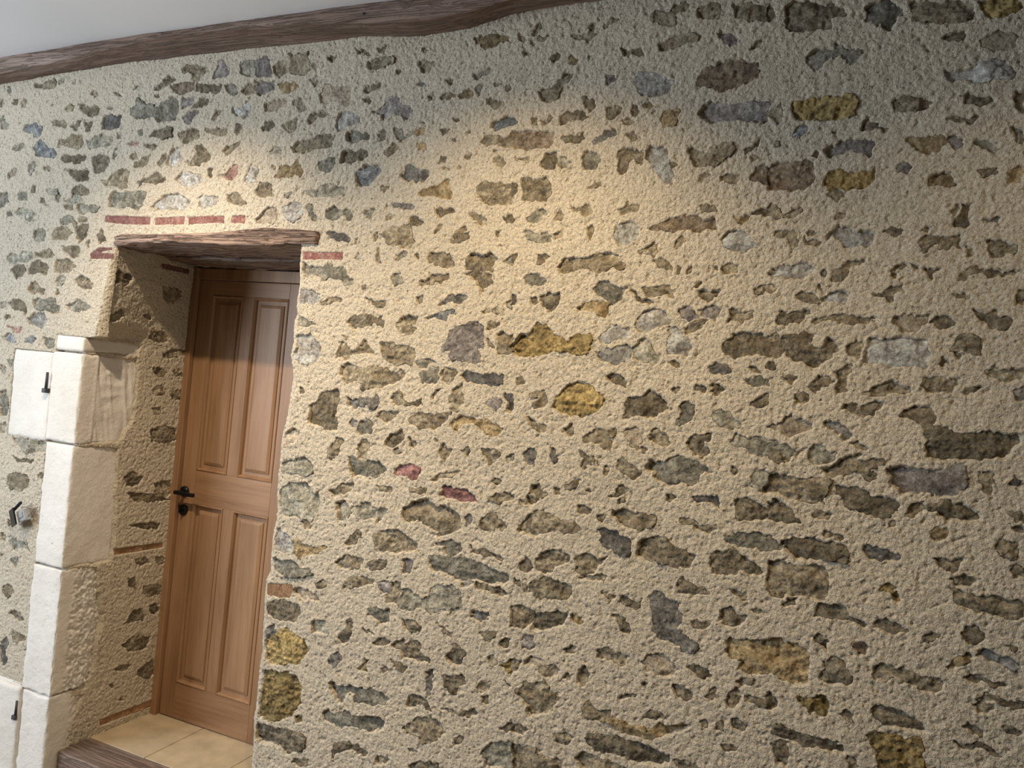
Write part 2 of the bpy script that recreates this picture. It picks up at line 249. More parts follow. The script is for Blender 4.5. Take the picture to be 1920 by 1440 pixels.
STONES = '''
O-1812 597 36 4 47 1 40 14 36 -10 26 -27 -2 -33 9 -26 -20 -24 -15 -23 -38 -24 -33 -18 -47 -2 -31 2 -10 31 14 32 -10 36
g-1810 1229 31 38 46 16 40 5 20 -25 36 -9 10 -41 -13 -40 -9 -15 -35 4 -36 4 -34 -6 -48 -2 -9 32
O-1807 704 33 27 28 15 16 13 29 1 37 -11 31 -17 20 -23 -14 -32 -26 -24 -40 -5 -39 -18 -42 0 -26 13 -15 26
g-2728 2670 29 10 10 32 25 -18 31 -18 29 4 31 -17 17 31 22 -1 26 19 29 -12 11 -32 -1 -48 -41 -8 -64 3 -25 22 -49 -8 -53 7 -24 18
O-952 1828 19 35 31 6 16 18 12 17 28 -6 24 -24 28 -15 32 -10 2 21 25 5 30 -2 14 -15 -9 -34 -20 -9 -22 6 -12 -9 -24 15 -30 -2 -25 -18 -35 -3 -35 -7 -33 2 -14 8
g-1173 1114 28 9 30 -3 38 10 39 -1 38 -2 39 -10 47 -9 28 -7 -16 -24 -45 -13 -57 7 -41 -12 -44 4 -40 10 -30 4
n-1290 1254 34 19 8 14 30 9 30 0 27 -18 33 5 35 -8 18 -27 7 -21 -18 -11 -32 -19 -29 -9 -12 20 -26 9 -20 1 -22 15 -33 -19 -28 18
n-1808 410 43 -3 42 1 57 11 47 -2 30 -11 4 -36 -32 -18 -51 -14 -30 10 -42 -1 -47 -8 -13 11
p-1198 1802 12 23 6 31 19 15 28 6 28 14 28 6 16 -16 4 -39 3 -30 -23 -6 17 -25 2 -17 -29 -2 -34 6 -34 -2 -16 7 12 27 -34 -6
n-1589 1709 27 12 34 -7 39 -6 41 13 44 -11 32 -6 20 15 22 -12 -14 -19 -29 -16 -35 -17 -58 -9 -26 -12 -14 27 -38 1 -22 -7 -25 26
n224 1690 18 5 24 0 18 2 13 -9 18 -2 17 2 17 6 17 5 20 2 20 -1 20 2 12 -5 -2 -17 -16 -8 -1 -17 -5 -17 -14 -5 -23 0 -22 -6 -29 -7 -29 0 -30 -1 -34 -1 -4 21 4 21
g-1276 944 17 30 -2 13 20 8 32 -16 21 -4 28 14 7 28 19 12 29 1 23 9 26 -13 7 -24 12 -19 -23 -14 -37 -11 -24 -5 -27 -23 -17 14 -30 3 -24 -14 -35 -3
n-1708 1562 33 13 14 29 32 18 32 12 10 -37 -8 -28 -2 -29 15 -36 -3 -19 -34 -3 -29 11 -29 1 -23 2 -4 28
n-127 1282 27 8 28 -2 28 -2 23 4 23 4 21 -4 2 -24 9 -34 -4 -26 -20 -4 -34 4 -40 -4 -35 0 -22 14
o-216 1041 10 17 25 -2 28 2 24 9 28 10 30 7 12 -20 9 -23 -5 -23 -15 -18 -26 -17 -28 -10 -28 -3 -25 5 5 27 -25 -2 -16 12
g-2800 2311 20 22 185 -2 -11 -26 -10 -32 -19 -22 -17 16 -45 6 -52 -6 -47 11
O-799 1647 14 35 20 22 11 18 33 11 27 -6 22 -18 23 -14 10 -20 -7 -16 -19 -19 -24 -10 -30 -3 -30 1 -31 5
p147 1576 24 10 31 4 28 0 24 0 24 3 23 10 21 -1 -2 -17 7 -12 -4 -25 -13 -15 -12 -9 -23 0 -25 0 -36 -5 -31 -1 -7 16 -19 -2 -2 24
n-590 676 20 13 32 8 32 1 37 -2 31 8 32 -7 31 -3 32 -7 2 -18 -26 -15 -30 -8 -31 -1 -29 7 -32 -1 -32 -1 -33 -1 -25 6
b-447 2641 13 23 14 10 23 3 10 15 30 1 30 -2 22 -9 23 -6 -2 -19 11 -1 -6 -14 -17 -18 -25 -6 -25 -7 -26 -6 -27 6 -28 13 -23 6
d-443 1124 18 15 19 0 17 -16 20 0 9 -13 13 -21 2 -19 -17 -22 24 -11 31 -12 13 -12 -18 -16 -26 -2 -24 14 -16 4 -23 -1 -17 16 -3 30 -12 37
n-2012 2803 24 13 30 3 4 14 37 -7 11 9 14 -11 23 8 9 -30 7 -11 24 -1 2 -20 -29 -3 -10 -14 -42 3 -26 12 -24 2 -29 -18 -27 16
n-218 2837 20 13 36 -4 42 -12 27 1 22 -13 18 -20 -16 -6 -21 2 -13 -6 2 -15 11 -16 -23 -1 -21 5 -21 2 -17 -9 -22 9 -22 10 2 22 -6 23
w62 1854 8 26 6 36 26 1 28 2 22 9 22 -6 28 2 9 -3 3 -31 0 -42 -28 5 -25 -2 -24 -9 -26 9 -26 1
g-492 1504 10 18 24 -1 27 3 22 14 27 4 27 -5 27 -8 20 -12 8 -7 -25 -7 -14 -17 5 -11 -25 -11 -31 3 -31 -8 -31 4 -13 14 6 12 -27 0
O159 881 21 13 19 -2 25 0 19 -6 23 13 15 1 6 -26 5 -23 -1 -34 -96 -27 -9 32 -8 26 -5 19
w-1806 1741 22 20 -15 23 -8 19 35 7 34 2 31 -17 21 -27 -3 -28 -19 -30 -41 1 -42 7 -19 8
n-304 1876 27 28 28 9 33 -1 33 -6 31 -1 26 -10 -5 -30 -26 -17 -36 5 -35 -6 -36 -10 -27 13
g-1527 506 20 19 33 -6 37 19 39 -9 41 15 41 6 32 -5 3 -26 -30 -12 -30 -13 -38 8 -37 -5 -31 -21 -40 12 -27 -2
o-107 1065 27 2 20 8 24 2 22 -14 12 -19 5 -20 -1 -26 2 -24 -20 -2 -21 -1 -20 2 -19 11 -24 1
n-1394 1152 25 13 46 12 36 2 22 -15 32 -12 18 -24 -35 -10 -39 -11 -47 -4 -36 -6 -8 26
n-824 593 36 1 27 -1 21 2 -11 -16 26 0 34 5 30 4 -1 -33 -66 -27 -87 -20
n-170 1527 21 -1 28 4 28 -4 28 -7 30 4 30 4 17 -5 -8 -22 -5 -19 -5 -15 -27 -1 -27 0 -35 6 -28 3 -35 -1
n-493 1268 14 22 27 8 23 8 20 -12 17 -13 27 -3 23 -4 16 -8 -9 -17 5 -19 -22 -7 -23 3 -32 6 -31 2 -32 -1 -24 3
g-1513 620 28 -2 38 4 37 9 32 3 42 1 31 3 24 -21 -9 -20 -40 -10 -43 -1 -31 -8 -3 26 -37 -4 -3 -24 -15 -13 -24 13 -13 20
g-3247 1272 111 4 99 3 -2 -46 -106 -13 -71 21
p-438 2539 17 26 22 11 23 -5 20 -13 22 7 26 -6 29 7 29 -6 8 -8 3 -38 -28 -6 -33 9 -30 1 -34 2 -33 -6 -20 12
n-823 759 24 31 31 -1 28 19 15 -17 20 -20 7 -26 -7 -18 -25 -15 -37 -22 -23 11 6 22 -18 8 -19 12
w-2552 2278 40 26 5 16 76 5 37 -16 30 -21 -17 -26 -48 0 -85 0 -51 5
n-874 1254 19 28 20 24 21 16 27 -4 27 -5 23 -12 30 0 30 -7 6 -11 -25 -13 -29 -4 -27 4 -21 -8 -21 -8 -21 -15 -23 8 -31 -1
O-175 2560 24 6 34 2 41 1 33 2 27 -5 2 -18 -5 -22 -16 -10 -29 -10 -34 6 -34 -3 -32 6 -9 15
b-227 2386 35 6 24 3 32 -4 24 3 5 -22 3 -26 -9 -18 -20 -11 -27 -4 -32 4 -29 1
n-1810 829 28 20 40 12 47 0 30 -8 8 -17 -20 -33 -28 -10 -46 -5 -49 9
n-825 2078 15 25 21 5 31 1 25 5 20 8 30 5 21 -4 25 -3 6 -20 22 -8 -16 -12 -21 3 -24 -13 -24 -4 -27 11 -30 -1 -33 -9 -26 -1
g-1557 1237 27 13 19 -20 12 -12 25 18 21 12 31 5 23 -15 26 13 26 -5 -7 -24 -29 -27 -7 17 -26 -9 -42 -6 -24 19 -21 -8 -9 -24 -26 -9 -10 36
n-145 1909 24 5 27 5 24 -2 2 -18 -9 -15 21 -2 19 8 8 30 18 -17 15 -21 -16 -12 -11 -19 -22 -16 -17 -5 -18 10 -24 5 -27 20 -2 22
g-1807 2054 4 15 37 -14 29 1 29 -4 21 15 24 -9 23 -4 23 1 8 -23 30 -18 1 -14 -27 -1 -25 18 -29 8 -28 -1 -16 -15 -13 14 -29 4 -35 -6 -24 9
n-1128 2336 22 13 34 -1 33 -5 33 0 6 -60 -37 -4 -37 -5 -30 14 -22 22
n-104 1334 16 13 16 14 28 -3 27 5 30 -2 30 1 20 -4 11 -12 -1 -29 -19 -3 -27 -1 -26 -1 -34 -3 -27 -1 -15 12
g-3205 1870 33 7 42 -4 65 9 12 -28 33 -4 -12 -29 -40 -7 -36 20 -41 -2 -42 4
b-1023 2511 28 -1 22 8 28 -10 27 3 18 -1 19 -9 3 -29 -17 -12 -35 -8 -41 1 -33 6 -15 9
n-3240 1111 24 9 84 5 20 -20 -3 -35 -49 -12 -51 -2 -28 14
n-567 1694 28 7 23 10 15 13 17 -10 20 -2 17 -18 14 -18 -19 -10 -22 -14 -23 -10 -29 9 -19 -10 -24 -7 2 28 -6 16
n-1210 533 18 22 23 20 8 11 34 8 40 2 16 -13 2 -26 -21 -27 -33 -13 -25 2 -18 21 -28 -16
n-1436 1804 27 2 27 -8 31 2 43 -10 5 -49 -31 -2 -46 -9 -28 16 -18 22
n98 2819 137 -15 4 -52 -36 0 -31 3 -31 6 -32 3
l-1792 2671 10 19 9 23 30 -16 29 3 51 -3 5 -43 -3 -23 -23 1 -31 21 -28 -4 -22 -8 -24 11
n-2864 2384 40 -12 27 33 20 16 45 4 31 -11 -7 -60 -28 -10 -33 16 -61 1
R-2809 2234 125 -1 125 -4 -1 -27 -128 0 -119 8
n-1894 2486 27 19 23 9 30 -1 28 9 35 3 16 9 19 -15 -3 -28 -22 -9 -40 1 -29 -9 -28 -9 -42 2
g-1520 1405 33 -5 33 -5 27 3 26 3 18 -20 17 -7 -20 -12 -30 -13 -27 -3 -32 -5 -26 -8 -15 35
n-278 1278 17 10 22 4 13 14 20 -12 22 -11 22 -7 19 -15 5 -18 -35 -3 -25 3 -31 -17 -29 -2 -17 16
n-1478 2179 25 18 26 5 27 -9 9 14 26 5 7 -18 -3 -23 18 -18 -4 -13 -14 -14 -22 8 -22 14 -15 -10 -28 9 -12 13
n-813 1090 12 18 29 14 35 -2 35 -1 23 -12 2 -24 -24 -13 -42 -12 -40 0 -6 15 -21 -4
g-923 537 20 26 26 16 31 8 22 10 8 -77 -44 -12 -46 -5 -6 16
g-264 1598 16 25 22 -2 12 -9 17 13 25 -1 22 -5 21 -5 21 -5 22 -12 5 -14 -23 -14 -24 1 -25 4 -25 -7 -26 16 -19 12 -22 -2
g-1817 991 34 11 36 -3 35 2 43 -17 41 -6 -44 -18 -51 -14 -54 9 -32 14
n27 1510 16 6 13 -5 19 6 20 -4 13 -6 11 -12 22 6 22 0 16 -8 -1 -21 -15 -16 -21 -7 -19 4 -17 1 -26 10 -23 4 -8 17 -15 12
k-3290 2530 38 28 26 -7 20 -18 43 -13 27 -12 -14 -23 -50 2 -68 7 -3 18
g-1811 1340 39 19 51 16 35 -5 20 -21 -3 -24 -27 -13 -30 10 -29 -9 -42 4
b-543 2202 19 12 26 16 26 12 31 0 27 0 28 -12 26 8 7 -35 -27 4 -17 -16 -32 8 -27 3 -23 -4 -32 0 -19 -4
w-633 2674 20 2 24 -2 25 -5 25 -14 22 -21 -10 -19 -15 -11 -32 1 -28 2 -19 21 -9 17
n-3088 2046 41 1 47 7 35 -22 10 -11 -45 -24 -47 -7 -34 5
w-586 2438 14 19 22 -12 19 7 18 -20 6 -24 10 -24 7 -28 -2 -24 -17 8 -17 21 -22 16 -14 24 -18 12
o-554 737 35 13 33 0 32 -7 27 7 21 -14 10 22 18 16 27 -4 18 8 26 11 11 -1 -20 -24 -29 -16 -26 -10 -22 -18 -31 0 -31 -1 -33 7 -33 7
n-3250 2007 22 29 32 7 44 -10 29 -28 -5 -23 -60 10 -32 -13 -35 5
n-2923 2479 22 5 22 11 17 -12 40 -6 -4 -33 -13 -16 -36 -16 -33 11 -11 23
n318 1293 21 -3 23 -2 26 -2 29 6 28 -1 28 -1 3 -33 -22 -11 -22 2 -18 3 -29 1 -28 -2 -28 8
n-1298 1553 19 20 34 8 41 0 29 7 29 3 -7 -23 -28 -20 -18 -15 -35 0 -31 1 -26 6
g-3396 2056 42 12 38 -16 21 29 52 -4 12 -23 -31 -24 -35 5 -41 -13 -45 10
n-970 2351 22 12 15 -17 27 8 17 8 16 -25 3 -29 -21 -17 -23 4 -31 -8 -20 17
n-3135 2559 49 -1 29 21 57 -2 14 -45 -14 -11 -49 7 -42 7 -40 -4
w-1814 1060 6 49 18 3 15 -22 29 0 21 -25 15 -26 -41 -7 -47 -3 -13 12
p-1558 2602 26 8 20 17 9 18 21 4 16 -6 14 -23 12 -15 25 8 11 -5 -2 -27 -20 -8 -23 14 -17 10 -31 -12 -15 -9 -11 6 9 13 -33 2
g-2964 2548 31 -1 13 22 45 9 26 -18 30 5 4 -28 -30 -10 -38 1 -39 -4 -14 -11 -17 12
n-616 608 31 21 33 -3 34 -6 36 2 28 -4 -68 -39 -66 -3
w-3227 1788 39 25 66 4 21 -28 -21 -29 -50 2 -43 4
o-1142 1556 12 19 28 12 34 -1 25 -10 28 3 34 -5 24 -15 -12 -14 -27 -15 -25 14 -35 18 -34 4 -22 -19 -2 -22 -17 20
w193 2620 21 -1 21 5 20 2 18 9 22 9 24 -9 25 -12 12 -11 -7 -16 -24 1 -26 -1 -23 -6 -18 2 -18 8 -24 -6 -19 5
n-2405 2450 28 -1 28 41 -15 16 33 10 22 -17 30 -26 -4 -21 -33 -4 -19 -15 -47 1
O-76 2331 5 25 12 15 17 -4 18 -11 20 3 26 3 19 0 3 10 3 -36 -15 -14 -26 -7 -33 1 -34 0
k-1610 2379 20 23 20 18 28 -10 26 9 13 -19 -14 -18 -14 -18 -31 -18 -27 0 -13 14
n-3120 2153 21 29 48 6 33 -5 20 -22 -21 -23 -48 -7 -42 6
g-3353 1465 42 9 18 -62 -10 -53 -34 -4
d-2877 2650 38 4 25 -12 15 -1 22 10 -4 -27 -5 -22 -44 -9 -47 2 -4 28
n-1146 2095 17 18 34 1 37 5 21 -13 -7 -26 -3 -17 -33 -1 -34 3 -30 4
n-1281 800 24 19 19 13 12 -20 19 9 14 12 26 -8 -7 -28 36 -9 2 -13 -35 -3 -36 5 -30 -7 -7 25 -26 -1
n-3077 2432 57 -1 33 -6 38 10 21 -39 -6 -11 -71 -5 -27 23
n-459 2438 15 7 20 -16 24 -5 21 15 21 15 23 -5 9 -19 -13 -15 -17 -15 -18 -11 -31 4 -26 -3 -10 20
n-10 1552 22 14 15 12 15 20 23 3 15 6 -8 -19 17 -2 24 10 22 3 -2 -14 -18 -10 -19 2 8 -17 12 2 8 -17 -9 -8 -16 8 -11 13 -20 1 -15 -10 -20 -2 -15 -9 -21 4
n-799 1175 24 25 29 13 31 -3 22 -8 -11 -19 -25 -12 -23 -25 -16 -15 -28 11
k-3365 2632 42 4 42 4 11 -18 26 -1 -5 -23 -14 -22 -26 0 -11 18 -44 8 -28 13
B-1825 903 47 9 70 8 7 -12 -13 -32 -41 -7 -59 -2
d-618 1295 28 9 25 -4 22 -9 25 -11 2 -24 2 -19 -24 -4 -25 11 -34 6 -10 15 3 16
g-10 2808 18 13 23 5 29 -11 21 -16 2 -18 -16 -2 -2 -21 -12 -10 -16 5 -11 12 -9 -6 -8 15 -17 5
n-786 1008 26 5 29 6 21 12 18 -4 -3 -21 -6 -18 -29 -14 -34 -15 -30 -3 -2 21
n-79 826 9 24 17 -3 21 -5 27 0 27 0 30 0 30 1 20 -5 7 -12 -32 -9 -32 -2 -37 1 -31 -1 -27 0
n163 1060 12 7 21 1 19 -2 25 -5 25 -4 25 -1 20 4 9 -4 -1 -21 -14 -10 -24 -2 -18 5 -20 9 -21 -1 -19 6 -18 -15 -19 6
w-2451 2378 37 30 49 -6 43 -11 9 -21 -33 -10 -55 1 -35 6
g-242 1329 16 18 22 3 28 5 28 1 29 -10 26 -14 1 -11 -28 -5 -31 -1 -33 5 -28 -5 -29 3
g-1763 2329 21 19 33 9 25 -15 28 0 9 -28 -62 -5 -75 1 -32 14
n-2466 2821 19 14 48 -3 29 -13 27 -2 -4 -20 -25 -14 -5 -16 -20 -4 -15 12 5 15 -15 12 -35 2
w-1706 2581 8 28 22 3 23 -5 30 -16 12 -10 2 -14 -33 -8 -27 -4 -21 -13 -11 -4 -9 24
w-560 1918 10 21 15 16 23 10 23 1 18 -15 10 -23 -23 -13 -19 -9 -27 -10 -24 7
n-868 1016 26 10 23 -8 32 -2 -2 -25 -15 -24 -26 -14 -31 -2
n-574 1358 28 4 32 -3 32 5 28 -7 6 -15 -15 -14 -30 -13 -33 3 -29 7 -14 14
o-1726 1074 22 13 25 -15 29 -4 29 0 32 15 12 -7 -31 -24 -39 -12 -38 -16 -25 10 -8 22
p-2102 2825 31 8 18 3 14 -11 14 -66 -38 3 -31 2
o-1954 2380 13 39 30 4 25 -5 22 19 20 -25 8 -15 -4 -19 -25 10 -23 -9 -24 0 -30 1
w-1905 2271 23 10 35 5 26 -15 3 -29 -21 -19 -29 -5 -20 14 -21 20
n-1615 1740 8 29 14 24 18 -8 18 -17 22 1 15 20 19 20 12 -13 13 -18 11 -4 -3 -14 -28 8 -26 -12 -28 3 -19 -25 -29 7
g-2988 1857 46 14 13 17 33 -10 50 -19 -29 -18 -62 -9 -41 9
n-2454 2562 27 9 40 4 41 -2 5 -36 -27 -5 -33 -9 -27 1 -2 16 -22 6
d-3196 392 30 30 28 -17 -20 -39 16 -48 -23 -16 -20 12
l-2029 2227 34 30 35 15 26 -10 3 -30 -16 -20 -30 0 -31 -5 -19 5
g-184 1518 17 10 25 -1 32 -3 24 0 5 -22 -22 -17 -31 -8 -32 -1 -19 16
R-2362 2231 93 4 86 0 1 -22 -84 -3 -91 -4
g-2179 2826 26 3 38 -3 15 -11 6 -51 -65 9 -14 12
o-1342 2325 35 8 35 9 23 22 15 -5 9 -40 3 -22 -46 5 -36 9 -36 -4
w-56 2188 19 11 12 15 27 -3 26 -4 20 -3 14 -7 -1 -25 -2 -15 -16 0 -11 11 -23 -4 -16 -1 -12 15 -17 7 -16 -11
w-674 1822 19 14 29 2 20 13 24 2 18 -15 -2 -20 -19 -13 -24 -14 -26 10 -25 2
n-227 1437 21 11 25 -1 26 -11 19 -19 -2 -19 -24 -3 -28 -5 -32 -1
R-1806 2107 92 0 85 2 0 -24 -83 -1 -90 -3
g-3210 844 33 5 45 -15 40 12 12 -26 19 -14 -34 6 -42 -2 -41 -12 -20 19
m-1151 1319 -3 30 14 7 25 -6 24 4 29 -5 26 -14 21 -18 -34 -1 -38 -1 -34 0
R-2874 2076 34 20 14 7 69 1 3 -9 -55 -4 -6 -11 73 -1 -1 -19 -123 -3
n-3366 1851 42 14 61 -3 30 -28 -4 -35 -19 16 -36 10 -36 10
g-149 2692 13 10 21 2 16 6 18 -5 2 15 10 -5 12 -15 17 -5 20 -2 2 -22 -16 -13 -14 15 -18 13 -21 5 -12 -17 -6 -15 -20 -6 -19 20
n159 951 12 10 22 -1 19 -2 16 -7 18 5 23 -12 22 -11 6 -8 -23 -7 -28 0 -21 1 -22 -2 -16 10 -20 5
l-441 934 14 22 23 9 27 -5 20 -11 13 -13 -13 -22 -26 -10 -24 6 -24 6
w-652 2192 6 21 20 8 33 0 13 -12 3 -28 -15 -12 -16 -12 -24 -5 -18 16
n-1579 1864 26 20 32 7 32 6 12 -13 26 11 12 -18 3 -23 -17 13 -23 8 -20 -15 -31 -11 -33 -2
g-3371 2250 32 18 44 -6 61 -12 -6 -17 -24 -6 19 -17 -35 5 -28 18 -44 6
n-2382 2757 35 -12 47 2 40 -3 7 -5 -10 -25 -18 -10 -29 12 -34 2 -41 8
n-3034 2709 32 -2 10 -18 16 5 46 3 26 -18 -5 -16 -37 -15 -17 6 -43 25 -17 6
d-1120 1716 17 19 24 -3 35 -10 37 8 33 -2 1 -17 -31 -11 -37 -3 -39 1 -29 6
n-2609 2552 18 26 43 3 27 10 36 -7 -3 -31 -48 -9 -37 6
n-3109 2490 32 5 41 -7 71 4 4 -23 -54 -15 -18 11 -39 -4 -27 12
w-1804 1929 2 34 28 10 29 -3 30 -9 3 -19 -27 -20 -35 -1 -23 -2
n-361 2856 29 0 31 -10 33 -4 4 -42 -26 6 -25 -5 -24 18 -23 2
R-2532 2226 79 4 71 3 0 -29 -68 0 -79 -2
w-332 2181 17 15 22 4 23 -11 19 -15 23 -18 -24 -4 -17 -16 -22 3 -27 11
g-702 2016 14 25 21 1 26 -11 26 -7 16 0 -14 -20 -7 -17 -20 -9 -22 11 -26 12
n-945 2644 22 3 27 -2 20 24 16 16 26 7 -7 -21 -15 -20 -17 -16 -10 -24 -22 -12 -23 14 -15 14
n-1678 2437 13 33 28 4 23 -10 21 8 23 -5 7 -14 -20 -18 -28 5 -21 -18 -17 10 -23 -5
n247 1493 17 9 18 10 24 -4 23 4 21 -7 13 -12 -2 -13 -23 -7 -23 -7 -23 -4 -16 8 -7 16 -15 -3
n-2978 2183 38 12 39 6 -2 -39 -28 -28 -14 -12 -19 22
n-2651 2375 35 10 28 5 33 26 23 -16 31 -16 -5 -16 -72 1 -51 0 -12 -16
o-1191 2831 20 3 14 -1 24 2 20 -6 4 4 24 2 20 -10 1 -18 -19 2 -14 5 -8 -16 -18 -8 -20 2 -15 6 -11 14 -14 -4
w-464 1916 20 -3 20 -10 -6 -16 23 1 13 -14 2 -20 -6 -20 -24 3 -31 5 -7 31 6 24
b-2521 2756 21 -2 21 4 41 3 35 -2 8 -11 -5 -16 -27 -3 -19 -10 -43 3 -15 11
n33 1016 12 17 -8 13 19 11 23 2 12 -22 14 -14 8 -16 -12 -14 -23 5 -26 -6 -20 6
d-1426 2380 14 14 9 18 16 0 17 -14 27 -10 25 -1 2 -13 -14 -18 -31 1 -17 13 -19 -13 -17 10
n-1533 1037 30 24 38 6 38 -2 2 -18 -20 -17 -37 -7 -38 -7
g-565 1846 18 25 19 9 14 -18 1 -16 17 -11 10 -23 -10 -12 -21 6 -20 2 -21 11
w-2509 2447 22 42 12 16 28 -1 18 -32 -4 -21 -20 -5 -27 -10
n-665 2444 25 7 25 -4 21 -13 8 -32 -13 0 -14 20 -15 -15 -6 -24 -10 -16 -19 16 2 24
n-680 1200 28 17 25 0 22 -12 24 8 -18 -23 -19 -19 -27 -22 -27 12 11 22
n-3239 1932 40 19 28 -22 43 -10 -13 -23 -35 10 -24 -13 -36 16
n-2948 1971 38 13 32 -10 35 -27 -13 -17 -31 -1 -34 15 -25 10
n-141 1442 12 13 22 -4 18 -8 18 -16 8 -13 5 -14 -24 -4 -28 3 -27 -4
n-3056 2109 34 -11 46 12 33 -5 5 -39 -39 -6 -34 16 -34 16
p-2303 2773 -2 16 11 14 6 5 -3 26 19 9 14 -12 10 -21 15 -16 6 5 -4 -21 -12 -9
O250 2803 85 -6 19 -19 -10 -16 -23 -4 -23 -2 -18 2 -19 16
n-3362 2004 41 18 45 -10 3 -23 -22 -24 -26 -1 -29 22
n-1287 2105 20 9 35 1 25 -4 12 -17 7 -18 -24 -9 -31 3 -21 9 -21 8
p-2092 2744 31 3 45 -13 12 4 -3 -25 -23 -13 -37 -8 -21 16
p-81 2426 23 14 26 10 27 -4 26 2 20 -4 -5 -18 -2 -18 -20 5 -24 15 -26 -14 -26 -7 -14 1
g-2984 2284 32 0 33 -11 31 6 40 -12 -21 -16 -39 0 -38 -6 -35 17
n-1606 2783 16 3 21 8 27 3 18 -11 26 2 3 -23 -27 2 -16 -8 -31 -12 -23 7
n-1173 429 33 18 38 10 34 5 -2 -30 -101 -29
g-3239 2169 49 12 27 -17 -3 -34 -49 -7 -20 17
n-1380 1871 19 24 25 6 31 1 -8 -23 -14 -9 16 -13 -8 -18 -26 -2 -22 12
n-2042 2331 16 25 31 0 26 -5 11 -40 -49 -5 -33 11
w-199 2081 20 12 20 12 27 4 25 1 21 -7 2 -22 -17 -4 -13 -11 -21 3 -21 6 -25 -1
n-1473 368 0 55 27 3 36 14 38 -3 34 -14 -4 -14 -32 4 -33 5 -37 -15 -20 -14
g-1715 2257 17 9 22 5 18 -14 39 9 9 -28 1 -14 -11 0 -19 19 -32 -15 -22 -4 -19 14
d-1555 1605 29 -6 37 12 33 -6 25 16 7 -17 -8 -24 -22 3 -27 6 -26 -12 -15 -11 -18 13
n-1151 2047 23 9 24 5 25 -8 29 -3 7 -26 -17 -13 -14 -10 -3 -17 -11 17 -13 30 -25 12
w-667 1872 15 21 23 17 25 -2 21 -3 7 -28 -16 -9 -29 2 -23 -13 -21 2
l-1809 1417 -8 18 16 22 28 12 36 -5 -9 -25 -27 -18 -16 -21 -18 3
n-609 2849 15 7 21 -6 24 -3 10 19 23 6 20 -6 -6 -12 -19 -6 -11 -14 2 -25 -20 2 -25 11 -29 15
n4 1161 2 18 8 16 24 1 25 6 14 -5 11 -12 4 -13 20 -3 22 -3 -8 -8 -27 5 -26 1 -19 0 -26 -5
n-1084 748 29 -2 41 18 12 -22 -21 -23 -7 -27 -20 4 -21 20
n-1501 950 18 31 21 13 42 8 43 -5 -9 -16 -36 -7 -37 -11 -30 -20
l-810 849 16 17 30 6 18 -4 6 -11 25 6 18 -8 -2 -21 -25 -10 -31 5 -6 19 -30 -7
n-3322 2812 34 -3 91 12 10 -12 -5 -23 -119 7
g-1279 1712 29 11 28 15 15 2 1 -53 -39 -8 -26 6
n-382 1584 17 18 18 9 34 4 1 -19 -21 -6 25 -28 -22 -14 -23 5 -20 17
g-3481 2339 54 -6 5 -36 -23 -23 -26 -6
l-160 1651 20 10 20 13 19 17 18 -9 17 -2 14 -6 2 -14 -13 -9 -17 -6 -16 -9 -21 5 -15 10
m-1335 1374 14 19 25 8 30 4 21 -6 -3 -23 -3 -14 -15 -6 -16 11 -31 -4 -21 2
n-3221 623 31 23 35 -5 12 -26 -30 -23 -35 -1
n-1134 2480 13 17 18 4 24 -1 20 -9 19 3 17 17 5 -48 -23 -3 -26 18 -32 -8 -25 6
n-1003 1242 7 27 17 19 23 4 25 -22 20 -14 -13 -10 -24 9 -21 -21 -24 5
w-2332 2308 20 0 34 0 32 5 21 -5 -4 -21 -25 -10 -26 -10 -28 10 -2 16
n-2187 2318 51 4 35 -20 21 -20 -30 -10 -27 5 -27 15
n-1006 1854 17 10 20 -8 13 5 6 -59 -27 -6 -23 3 2 26
g-1656 2536 33 3 29 -10 28 -1 3 -24 -28 1 -27 -8 -34 6 -8 19
l-1698 889 3 20 28 10 35 -3 35 -12 14 -16 -34 -2 -40 -3
l267 2698 23 15 17 8 18 -11 18 -9 8 -24 -22 -12 -30 6 -24 12
l-2043 2656 30 3 36 13 37 -7 2 -15 -35 -13 -36 -8 -25 1
g-1154 1165 24 4 28 14 30 -4 16 -15 -18 -20 -22 -13 -25 1 -2 21 -21 5
g-3066 2296 39 11 12 28 40 0 22 -40 -55 -5
g-1385 882 3 18 26 10 21 -5 31 7 4 -40 -35 -7 -28 12
n-3023 2335 21 23 23 5 34 -12 26 -17 -15 -11 -79 1
n-687 1565 20 18 15 10 30 -1 36 8 -7 -16 -19 -15 -19 -14 -29 -3 -25 -3
w-2196 2654 34 -12 18 4 17 19 21 -11 -3 -30 -17 -19 -20 11 -27 6 -21 16
g-781 2423 15 24 22 -13 22 -5 3 -24 -11 -20 -30 0 -19 13
n76 2553 22 6 28 2 19 -4 19 -1 2 -25 -24 -6 -31 -2 -23 1 -7 15
n-1157 1643 12 27 19 6 13 14 1 -52 -1 -35 -24 -7 -11 12 13 19 -20 3
o-751 1953 23 21 25 5 26 -6 25 1 3 -24 -11 -17 -26 11 -31 6 -25 -1
O-17 936 24 2 19 12 23 -1 21 -9 -8 -20 -15 -22 -17 10 -13 -10 -8 19 -21 6
n-1611 1417 19 26 10 15 27 3 8 -13 -21 -17 3 -23 -21 -16 -9 -15 -14 21
n-3217 2077 42 1 40 12 36 -22 -7 -11 -50 -1 -59 4
n-1076 810 21 27 -7 16 25 -4 20 -12 -7 -19 7 -20 -23 -10 -19 0
n-856 1336 2 26 12 10 2 25 18 3 23 -14 10 -11 -16 -14 -16 -19 -17 -7
n-1382 1472 18 24 25 12 14 11 8 -26 -8 -24 -19 -11 -20 -7 -17 7
o-1984 2727 18 4 31 -2 36 -3 7 -10 -15 -19 -30 -3 -25 2 -14 15
